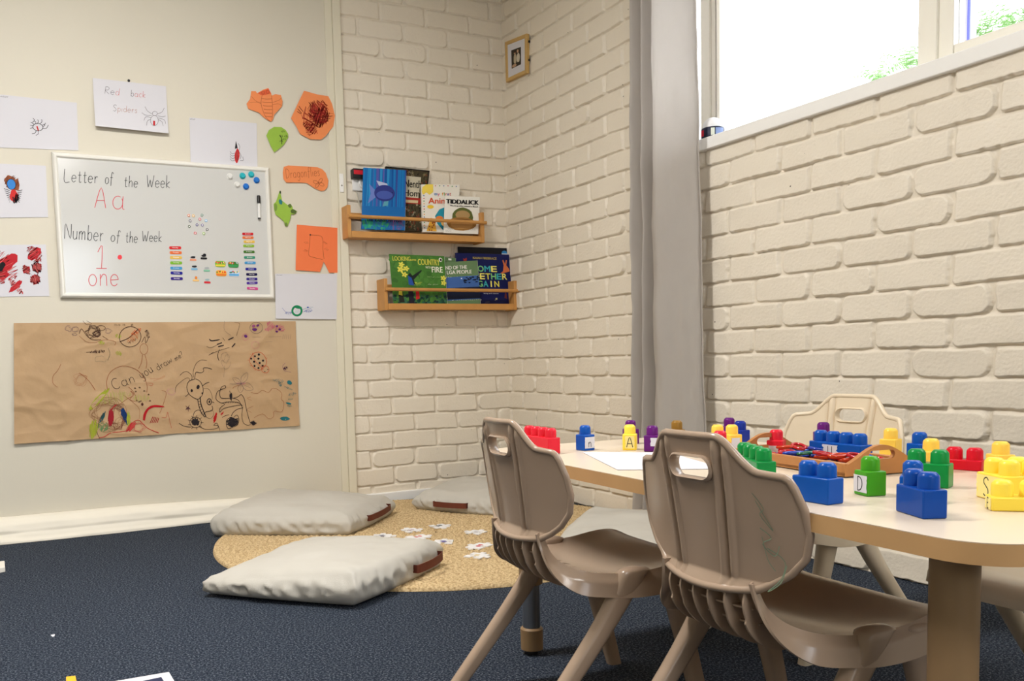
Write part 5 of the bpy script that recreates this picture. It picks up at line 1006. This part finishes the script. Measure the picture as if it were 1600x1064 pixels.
def chair_meshes():
    D = {}
    NU, NT = 171, 64; U = np.linspace(-1, 1, NU); T = np.linspace(0, 1, NT); P = np.zeros((NU, NT, 3))
    for i, u in enumerate(U):
        for j, t in enumerate(T):
            x, y, z = back_pt(u, t); gx = .060-.010*t; fade = min(1, t/.08)*min(1, (1.0-t)/.12)
            for sg in (-1, 1):
                dx = x-sg*gx; y += (-.0050*math.exp(-((abs(dx)-.0085)/.0040)**2)+.0040*math.exp(-(dx/.0045)**2))*fade
            P[i, j] = (x, y, z)
    me = mesh_from(P, 'back')
    ct = MB(); st = stadium(0, .527, .043, .0165); ct.prism([(x, -.30, z) for x, z in st], (0, .25, 0)); cme = bpy.data.meshes.new('cut'); cme.from_pydata(ct.v, [], [f[::-1] for f in ct.f])
    co = bpy.data.objects.new('cut', cme); COL.objects.link(co)
    def mods(o):
        s = o.modifiers.new('s', 'SOLIDIFY'); s.thickness = .006; s.offset = 0
        b = o.modifiers.new('b', 'BOOLEAN'); b.object = co; b.operation = 'DIFFERENCE'; b.solver = 'EXACT'
    r = eval_mods(me, mods); bpy.data.objects.remove(co)
    # rim bead and handle collar, joined into the same mesh
    b = MB(); b.v = [tuple(v.co) for v in r.vertices]; b.f = [tuple(p.vertices) for p in r.polygons]; b.m = [0]*len(b.f)
    edge = [P[0, j] for j in range(NT-1, 0, -1)]+[P[i, 0] for i in range(NU)]+[P[-1, j] for j in range(1, NT)]+[P[i, -1] for i in range(NU-2, 0, -1)]
    b.tube(edge[::3], [.0058]*len(edge[::3]), n=8, closed=True)
    cl = stadium(0, .527, .046, .0195); R = []
    yb = lambda x, z: back_pt(x/.156, (.574-z)/.222)[1]
    st2 = stadium(0, .527, .041, .0145)
    prof = [(cl, -.003), (cl, -.009), (st, -.011), (st2, -.006), (st2, .004), (st, .008), (cl, .003)]
    R = [[(pts[k][0], yb(pts[k][0], .527)*1.0+dy-(pts[k][1]-.527)*.14, pts[k][1]) for k in range(len(pts))] for pts, dy in prof]
    b.loft(R, None, False, True); me2 = bpy.data.meshes.new('backrest'); me2.from_pydata(b.v, [], b.f); set_smooth(me2, 50); D['backrest'] = me2
    # seat shell
    path = np.array([(-.150, .372), (-.146, .350), (-.138, .327), (-.122, .308), (-.095, .297), (-.05, .290), (0, .287), (.06, .291), (.115, .299), (.150, .301), (.172, .294), (.182, .280), (.184, .266)])
    wid = [.082, .087, .096, .116, .140, .152, .158, .160, .158, .152, .143, .134, .128]; dep = [.009, .010, .014, .022, .030, .030, .032, .034, .032, .028, .022, .014, .008]
    pp = np.array(smooth([tuple(p)+(w_, d_) for p, w_, d_ in zip(path, wid, dep)], 5)); n = len(pp); NC = 33
    Pm = np.zeros((n, NC+12, 3))
    for i in range(n):
        y, z, wd, dp = pp[i]; tg = pp[min(i+1, n-1), :2]-pp[max(i-1, 0), :2]; tg /= np.linalg.norm(tg); nn = np.array([tg[1], -tg[0]])
        for j in range(NC+12):
            if 6 <= j < NC+6:
                u = -1+2*(j-6)/(NC-1); x = u*wd; q = .009*math.cos(u*PI/2)*math.sin(PI*min(1, max(0, (y+.14)/.31)))-(.004*abs(u)**6); off = q
            else:
                k = (5-j) if j < 6 else (j-NC-6); sg = -1 if j < 6 else 1; a = min(1, (k+1)/3)*PI/2; rr = .009
                x = sg*(wd+rr*math.sin(a)+(.002*(k-2) if k > 2 else 0)); off = .004+rr*(1-math.cos(a))+(dp-rr)*max(0, k-2)/3
            Pm[i, j] = (x, y+nn[0]*off, z+nn[1]*off)
    me = mesh_from(Pm, 'seat'); r = eval_mods(me, lambda o: [setattr(o.modifiers.new('s', 'SOLIDIFY'), 'thickness', .004)]); 
    set_smooth(r, 60); D['seat'] = r
    # ribs under the back lip
    b = MB(); L = [(p[0], p[1]) for p in pp[:int(n*.42)]]
    outer = [(-.168, .352), (-.171, .338), (-.167, .320), (-.157, .299), (-.141, .281), (-.118, .268), (-.09, .262), (-.05, .268), (-.03, .282)]
    oc = smooth(outer, 4)
    for k in range(6):
        x = -.080+.032*k; s_ = 1.30*x*x
        poly = [(x-.0018, q[0]+s_*(1 if q[1] > .31 else .5), q[1]) for q in oc]+[(x-.0018, q[0]+s_*(1 if q[1] > .31 else .3)-.001, q[1]-.001) for q in L[::-1]]
        b.prism(poly, (.0036, 0, 0))
    for z, y0, y1 in ((.331, -.157, -.135), (.307, -.144, -.115)):
        V = []
        for k in range(13):
            x = -.084+.014*k; s_ = 1.30*x*x; V += [(x, y0+s_, z), (x, y1+s_*.5, z), (x, y1+s_*.5, z-.003), (x, y0+s_, z-.003)]
        b.loft([V[4*k:4*k+4] for k in range(13)])
    me = bpy.data.meshes.new('ribbing'); me.from_pydata(b.v, [], b.f); set_smooth(me, 40); D['ribbing'] = me
    # legs
    def leg(top, mid, foot, s0, s1):
        b = MB(); pts = smooth([top, mid, foot], 6); R = []; m = len(pts)
        for i, p in enumerate(pts):
            t = i/(m-1); wx = s0[0]+(s1[0]-s0[0])*t**.7; wy = s0[1]+(s1[1]-s0[1])*t**.7; ring = []
            for k in range(16):
                a = 2*PI*k/16; ca, sa = math.cos(a), math.sin(a); f = 1/((abs(ca)**3.2+abs(sa)**3.2)**(1/3.2)); ring.append((p[0]+wx/2*ca*f, p[1]+wy/2*sa*f, p[2]))
            R.append(ring)
        tp_ = R[0]; c_ = np.mean(np.array(tp_), 0); R = [[tuple(c_+(np.array(q)-c_)*f+np.array([0, 0, dz])) for q in tp_] for f, dz in ((.3, .0065), (.62, .0052), (.86, .0028))]+R
        b.loft(R); me = bpy.data.meshes.new('leg'); me.from_pydata(b.v, [], b.f); set_smooth(me, 50); return me
    for sg in (-1, 1):
        D['rear%d' % sg] = leg((sg*.158, .004, .299), (sg*.158, -.072, .190), (sg*.160, -.232, 0), (.034, .062), (.028, .036))
        D['front%d' % sg] = leg((sg*.154, .085, .292), (sg*.154, .112, .180), (sg*.155, .160, 0), (.034, .058), (.026, .032))
    return D
CM = chair_meshes()
def chair(x, y, rot, matl, label, group=None, scribble=False):
    t = thing('child_chair', label, 'chair', (0, 0, 0), group)
    for nm, k in (('backrest', 'backrest'), ('seat', 'seat'), ('ribbing', 'ribbing'), ('leg', 'rear-1'), ('leg', 'rear1'), ('leg', 'front-1'), ('leg', 'front1')):
        me = CM[k].copy() if matl is not M_chair else CM[k]
        if len(me.materials) == 0: me.materials.append(matl)
        else: me.materials[0] = matl
        o = bpy.data.objects.new(nm, me); COL.objects.link(o); o.parent = t
        if scribble and nm == 'backrest':
            def S(a, v):
                xx = a; zz = v; tt = (.52-zz)/(.52-.352); bx = back_pt(xx/.168, max(0, tt)); return np.array([xx, bx[1]-.0042, zz])
            I = Ink(S, (0, -1, 0)); g = ink(120, 140, 116, .5)
            I.line([(.105, .500), (.118, .480), (.112, .470), (.128, .450), (.120, .465), (.108, .490)], g, .0012); I.line([(.110, .452), (.125, .440), (.112, .430), (.128, .415), (.135, .430)], g, .0014); I.line([(.118, .425), (.142, .410), (.138, .385), (.120, .365), (.138, .380), (.145, .405)], g, .0014); I.line([(.112, .44), (.118, .41), (.130, .395)], g, .0012)
            so = I.build('crayon_scribble', None); so.parent = o
    t.location = (x, y, 0); t.rotation_euler = (0, 0, rot); return t
chair(-1.3488, -2.5877, -1.6447, M_chair, 'taupe plastic child chair at the table, the farther of the two seen from behind')
chair(-1.2923, -3.0407, -1.6082, M_chair, 'taupe plastic child chair with green crayon scribble on its back, nearest the viewer', None, True)
chair(-.6634, -2.5043, 1.5882, M_chair2, 'cream plastic child chair facing the viewer behind the blue four stud block')
chair(-.745, -3.165, 1.56, M_chair2, 'cream plastic child chair at the far right behind the table, only its shoulder showing')
# ================================================================== TABLE
TZ = .48; A0 = np.array([-1.370, -2.205]); ld = np.array([-.0645, -.998]); ld /= np.linalg.norm(ld); sd_ = np.array([-ld[1], ld[0]]);
TL_, TWd = 1.262, .60
def tp(a, c, z=TZ): q = A0+ld*a+sd_*c; return (q[0], q[1], z)
t = thing('activity_table', 'pale beech laminate activity table covered in toy building blocks', 'table', tp(.6, .3, 0))
def rrect(L, W, r, ins, n=10):
    o = []
    for cx, cy, a0 in ((L-r, W-r, 0), (r, W-r, 90), (r, r, 180), (L-r, r, 270)):
        for k in range(n+1):
            a = math.radians(a0+90*k/n); o.append((cx+(r-ins)*math.cos(a), cy+(r-ins)*math.sin(a)))
    return o
b = MB(); R = []
for ins, z in ((.0, TZ-.025), (0, TZ-.0012), (.0012, TZ)): R.append([tp(a, c, z) for a, c in rrect(TL_, TWd, .075, ins)])
b.loft(R[:2], M_tedge, True); o = b.build('edge_band', M_tedge, t, smooth=30)
b = MB(); b.loft([[tp(a, c, z) for a, c in rrect(TL_, TWd, .075, .0004)] for z in (TZ-.0010, TZ)], M_topA, True); b.build('tabletop', M_topA, t, smooth=30)
for (a, c) in ((.085, .075), (TL_-.115, .085), (.085, TWd-.075), (TL_-.115, TWd-.085)):
    q = tp(a, c, 0); b = MB(); q = np.array(q)
    b.lathe(q, [(.022, .165), (.0275, .168), (.0275, .30), (.0275, TZ-.026)], M_tleg, 28); lg = b.build('leg', M_tleg, t, smooth=40)
    b = MB(); b.lathe(q, [(.0205, .055), (.0205, .17)], M_chrome, 24); b.build('inner_tube', M_chrome, lg, smooth=40)
    b = MB(); b.lathe(q, [(.018, .010), (.026, .012), (.0265, .06), (.023, .064)], M_tleg, 24); b.lathe(q, [(.014, .0), (.014, .011)], M_black, 16); b.build('foot', M_tleg, lg, smooth=40)
    b = MB(); b.lathe(q+np.array([.0, 0, .195]), [(.006, .022), (.006, .034), (.011, .036), (.011, .046)], M_tleg, 16, (S_[0], S_[1], 0)); b.build('clamp_knob', M_tleg, lg, smooth=40)
# ================================================================== BUILDING BLOCKS
PT = .0318
def block(x, y, rot, nx, ny, c, label, hgt=.036, lab=None, labside='l', symbol=None, z=TZ, labfrac=(.2, .9)):
    """block centred on (x, y); nx studs along its own x axis"""
    m_ = ink(*c, .28); L, W = nx*PT-.001, ny*PT-.001; b = MB(); b.box((-L/2, -W/2, 0), (L/2, W/2, hgt))
    o = b.build('toy_block', m_, None, bevel=.0022, seg=3); tag(o, label, 'toy block', 'building blocks on the table')
    for i in range(nx):
        for j in range(ny):
            s = MB(); s.lathe(((i-(nx-1)/2)*PT, (j-(ny-1)/2)*PT, hgt-.0005), [(.0128, 0), (.0125, .0150), (.0118, .0172), (.0088, .0204), (.0080, .0208)], m_, 28); s.build('stud', m_, o, smooth=28)
    if lab:
        # paper label on a side face: side 0 = -y face, 1 = +x face, 2 = -x face
        side, a0, a1, z0, z1, txt = lab
        if side == 0: org, r, n = np.array([-L/2, -W/2, 0]), np.array([L, 0, 0]), np.array([0, -1.0, 0])
        elif side == 1: org, r, n = np.array([L/2, -W/2, 0]), np.array([0, W, 0]), np.array([1.0, 0, 0])
        else: org, r, n = np.array([-L/2, W/2, 0]), np.array([0, -W, 0]), np.array([-1.0, 0, 0])
        u = np.array([0, 0, hgt]); rr = random.Random(nx*7+int(x*100)); k = 8
        out = [org+r*a0+u*z0, org+r*a1+u*z0]+[org+r*(a1+rr.uniform(-.04, .02))+u*(z0+(z1-z0)*i/k) for i in range(1, k)]+[org+r*a1+u*z1, org+r*a0+u*z1]+[org+r*(a0+rr.uniform(-.02, .04))+u*(z1-(z1-z0)*i/k) for i in range(1, k)]
        b = MB(); b.prism([p+n*.0001 for p in out], n*.0004, M_paper if c != (252, 224, 80) else ink(250, 232, 150)); lo = b.build('paper_label', M_paper, o)
        if txt:
            I = Ink(lambda a, v: org+r*a+u*v, n); h_ = (z1-z0)*.82; I.b = MB()
            for st in G[txt][1]: I.line([((a0+a1)/2-(.13 if txt == 'S' else 0)+(p[0]-G[txt][0]/2)*h_*hgt/np.linalg.norm(r), z0+(z1-z0)*.09+h_*p[1]) for p in st], ink(40, 38, 42), .0016)
            I.build('lettering', lo)
    o.location = (x, y, z); o.rotation_euler = (0, 0, rot); return o
def st(px, py, h=.057): p = onZ(px, py, TZ+h); return p[0], p[1]
RD = (222, 38, 56); BLU = (12, 80, 170); DBL = (20, 46, 146); YE = (252, 206, 84); YE2 = (252, 224, 80); PU = (96, 26, 110); GN = (18, 136, 64); GN2 = (70, 156, 32)
def rl(p, off): return math.atan2(CAM[1]-p[1], CAM[0]-p[0])-math.radians(off)+PI/2
def mid(a, c): return ((a[0]+c[0])/2, (a[1]+c[1])/2)
VA = math.atan2(.900, .437)   # viewing direction azimuth
# far left group
block(-1.300, -2.345, 1.52, 4, 1, RD, 'bright red four stud block at the far end of the table', lab=(0, .02, .12, .1, .6, None))
x, y = st(914, 664); block(x, y, rl((x, y), 48), 1, 1, BLU, 'blue single stud block labelled n, standing alone near the far end of the table', lab=(1, .02, .95, .15, .85, 'n'))
x, y = st(984, 663); block(x, y, rl((x, y), 4), 1, 1, YE2, 'yellow single stud block with a hand drawn A in front of a purple block', lab=(0, .2, .85, .12, .88, 'A'))
x, y = st(989, 657.5); block(x+.015, y+.028, -.30, 1, 1, PU, 'purple single stud block half hidden behind the yellow block labelled A')
x, y = st(1019, 664.5); block(x, y, rl((x, y), 12), 1, 1, PU, 'purple single stud block with a torn white label beside the white paper sheet', lab=(0, .48, .99, .35, .85, None))
x, y = st(1057.5, 656.5); block(x, y, -.4, 1, 1, (140, 104, 44), 'bronze brown single stud block peeping over the top of the near chair back')
x, y = st(1121, 663); block(x, y, -.5, 1, 1, YE, 'yellow single stud block, left of the pair standing before the far purple block')
x, y = st(1144, 653); block(x+.01, y+.02, -.2, 1, 1, PU, 'purple single stud block behind the two yellow ones near the curtain foot')
x, y = st(1156.5, 658); block(x+.012, y+.012, .15, 1, 1, DBL, 'dark blue single stud block behind the pale labelled yellow one')
x, y = st(1125, 672.5); block(x, y, -.4, 1, 1, RD, 'red single stud block just over the handle of the near chair back')
x, y = st(1143.5, 663); block(x, y, -.15, 1, 1, YE, 'yellow single stud block with a pale label before the dark blue one', lab=(0, .1, .8, .1, .8, None))
x, y = st(1213, 670.5); block(x, y, rl((x, y), 12), 1, 1, RD, 'red single stud block with a white label behind the tray left handle', lab=(0, .12, .75, .05, .7, None))
a = st(1192, 699); c = st(1165, 691); m = mid(a, c); block(m[0], m[1], math.atan2(c[1]-a[1], c[0]-a[0]), 4, 1, GN, 'green four stud block in front of the wooden tray beside the near chair back')
a = st(1286, 673); c = st(1344, 678); m = mid(a, c); block(m[0]+.014, m[1]+.014, math.atan2(c[1]-a[1], c[0]-a[0]), 4, 1, BLU, 'long blue four stud block labelled U behind the wooden tray', lab=(0, .28, .58, .15, .88, 'U'))
x, y = st(1294.5, 661); block(x+.02, y+.03, -.3, 1, 1, PU, 'purple single stud block peeping over the long blue block labelled U')
a = st(1263, 718.5); c = st(1292.4, 722); m = mid(a, c); block(m[0], m[1], math.atan2(c[1]-a[1], c[0]-a[0])+.04, 2, 1, BLU, 'blue two stud block standing by the near chair back at the table edge')
x, y = st(1360, 712); block(x, y, rl((x, y), 55), 1, 1, GN2, 'light green single stud block labelled D in front of the tray right end', lab=(0, .0, .98, .14, .82, 'D'))
x, y = st(1392, 668.5); block(x, y, rl((x, y), 22), 1, 1, YE, 'yellow single stud block standing behind the tray right handle')
x, y = st(1437, 674.5); block(x, y, -.2, 1, 1, BLU, 'blue single stud block at the far edge behind a yellow and two green studs')
x, y = st(1455, 684.5); block(x, y, -.6, 1, 1, YE, 'yellow single stud block between the far blue block and the green block')
a = st(1434.5, 700); c = st(1467, 702.5); m = mid(a, c); block(m[0], m[1], rl(m, 14), 2, 1, GN, 'green two stud block behind the two blue blocks near the table corner', lab=(0, .02, .2, .1, .8, None))
x, y = st(1436, 719); block(x-.004, y+.006, -1.0, 1, 1, BLU, 'blue single stud block directly behind the foremost blue two stud block')
a = st(1428, 732.5); c = st(1452, 736); m = mid(a, c); block(m[0], m[1], rl(m, 60), 2, 1, (14, 70, 158), 'scuffed blue two stud block nearest the table front edge, right of the labelled green one')
a = st(1495, 699, .038); c = st(1520, 699, .038); m = mid(a, c); block(m[0], m[1], rl(m, 20), 2, 1, (206, 22, 44), 'flat red two stud block standing clear behind the yellow blocks', hgt=.018)
x, y = st(1564, 689); block(x, y, -.5, 1, 1, YE, 'yellow single stud block at the far right, rearmost of the yellow group')
a = st(1553, 714); c = st(1579, 718.5); m = mid(a, c); ang = rl(m, 57); block(m[0]-math.sin(ang)*PT/2, m[1]+math.cos(ang)*PT/2, ang, 2, 2, YE2, 'yellow four stud square block labelled S at the right edge of the view', lab=(0, .03, .97, .05, .92, 'S'))
x, y = st(1572, 751, .038); block(x+.012, y-.006, -.75, 2, 1, YE2, 'flat yellow block in front of the block labelled S at the right edge', hgt=.018, lab=(2, .1, .9, .05, .9, 'E'))
# ================================================================== PAPERS AND TRAY ON THE TABLE
c4 = [onZ(a_, b__, TZ+.0005) for a_, b__ in ((910, 707), (965, 734.5), (1131, 733), (1046, 707.5))]
b = MB(); b.prism([tuple(p) for p in c4], (0, 0, .0012), M_paper); o = b.build('paper_sheet', M_paper); tag(o, 'white paper sheet with faint pencil lines lying on the far part of the table', 'paper')
I = Ink(lambda px, py: onZ(px, py, TZ+.0018), (0, 0, 1)); gp = ink(196, 198, 206)
I.line([(945, 716), (990, 712), (1010, 722), (1060, 718)], gp, .001); I.line([(1060, 725), (1090, 722), (1100, 729)], gp, .001); I.line([(960, 722), (985, 729)], gp, .001); I.build('drawing', o)
nr = onZ(1320, 747, TZ)[:2]; fr2 = onZ(1411, 739.6, TZ)[:2]; wv = fr2-nr; W = .150; wv = wv/np.linalg.norm(wv); lv = np.array([-wv[1], wv[0]]); LT = .295
if lv@np.array([0, 1]) < 0: lv = -lv
t = thing('wooden_tray', 'wooden tray with a cut out handle at each end, full of coloured plastic links', 'tray', (nr[0], nr[1], TZ))
def tq(a_, c_, z): q = nr+lv*a_+wv*c_; return np.array([q[0], q[1], TZ+z])
b = MB(); b.obox(tq(0, 0, .002), tq(LT, 0, 0)-tq(0, 0, 0), tq(0, W, 0)-tq(0, 0, 0), (0, 0, .006)); b.build('tray_base', M_traywood, t)
for c_ in (0, W-.008):
    b = MB(); b.obox(tq(0, c_, .002), tq(LT, 0, 0)-tq(0, 0, 0), tq(0, .008, 0)-tq(0, 0, 0), (0, 0, .022)); b.build('side_wall', M_traywood, t, bevel=.0015)
def handle_wall(a_):
    n = 48; top = []
    for k in range(n+1):
        u = k/n; s = max(0, math.sin(PI*min(1, max(0, (u-.06)/.88)))); top.append((u*W, .024+.027*s**1.3))
    hole = stadium(W/2, .0345, .027, .0075, 8); b = MB(); th = .009
    # ring of quads between outline and hole (both faces), plus rims
    outl = [(0, .002)]+[(W, .002)][:0]+top+[(W, .002)]
    H = np.array(hole); cen = np.array([W/2, .0345])
    def outer(ang):
        d = np.array([math.cos(ang), math.sin(ang)]); best = None
        for i in range(len(outl)):
            p = np.array(outl[i]); q = np.array(outl[(i+1) % len(outl)]); e = q-p; den = d[0]*e[1]-d[1]*e[0]
            if abs(den) < 1e-12: continue
            w_ = p-cen; tt = (w_[0]*e[1]-w_[1]*e[0])/den; s = (w_[0]*d[1]-w_[1]*d[0])/den
            if tt > 0 and -1e-6 <= s <= 1+1e-6 and (best is None or tt < best): best = tt
        return cen+d*(best or .01)
    def inner(ang):
        d = np.array([math.cos(ang), math.sin(ang)]); best = None
        for i in range(len(hole)):
            p = H[i]; q = H[(i+1) % len(hole)]; e = q-p; den = d[0]*e[1]-d[1]*e[0]
            if abs(den) < 1e-12: continue
            w_ = p-cen; tt = (w_[0]*e[1]-w_[1]*e[0])/den; s = (w_[0]*d[1]-w_[1]*d[0])/den
            if tt > 0 and -1e-6 <= s <= 1+1e-6 and (best is None or tt > best): best = tt
        return cen+d*(best or .006)
    crn = [math.atan2(.002-cen[1], -cen[0]), math.atan2(.002-cen[1], W-cen[0])]
    AN = sorted([2*PI*k/96-PI for k in range(96)]+crn); R = [[], [], [], []]
    for an in AN:
        o_ = outer(an); i_ = inner(an)
        R[0].append(tq(a_, i_[0], i_[1])); R[1].append(tq(a_, o_[0], o_[1])); R[2].append(tq(a_+th, o_[0], o_[1])); R[3].append(tq(a_+th, i_[0], i_[1]))
    b.loft(R, None, False, True); return b.build('handle_wall', M_traywood, t, smooth=35)
handle_wall(-.001); handle_wall(LT-.008)
rr = random.Random(9)
cols = [(206, 30, 44), (20, 60, 176), (206, 30, 44), (214, 70, 36), (20, 110, 80), (190, 24, 40), (30, 90, 196)]; names = {(206, 30, 44): 'red', (20, 60, 176): 'blue', (214, 70, 36): 'orange', (20, 110, 80): 'green', (190, 24, 40): 'deep red', (30, 90, 196): 'bright blue'}
_lm = {}
def linkmat(c):
    if c not in _lm: _lm[c] = mat('link_plastic', c, .15, .6, alpha_t=.25)
    return _lm[c]
for i in range(44):
    c = cols[rr.randrange(len(cols))] if i % 5 else (20, 60, 176)
    la = .035+(LT-.07)*((i*.618) % 1); lc = .032+(W-.064)*((i*.37+.1) % 1); zz = .012+.0042*(i//12)+.003*rr.random(); aa = rr.uniform(0, PI); L1, L2 = .017, .0095
    tx, ty = rr.uniform(-.18, .18), rr.uniform(-.18, .18); pts = []
    for k in range(20):
        a = 2*PI*k/20; X_ = L1*math.cos(a)*(1.0); Y_ = L2*math.sin(a); q = tq(la+X_*math.cos(aa)-Y_*math.sin(aa), lc+X_*math.sin(aa)+Y_*math.cos(aa), zz+X_*tx+Y_*ty); pts.append(q)
    m_ = linkmat(c); b = MB(); b.tube(pts, .0030, m_, 8, closed=True); o = b.build('plastic_link', m_, None, smooth=60)
    tag(o, names[c]+' plastic oval link in the heap on the wooden tray', 'plastic link', names[c]+' links heaped in the wooden tray')
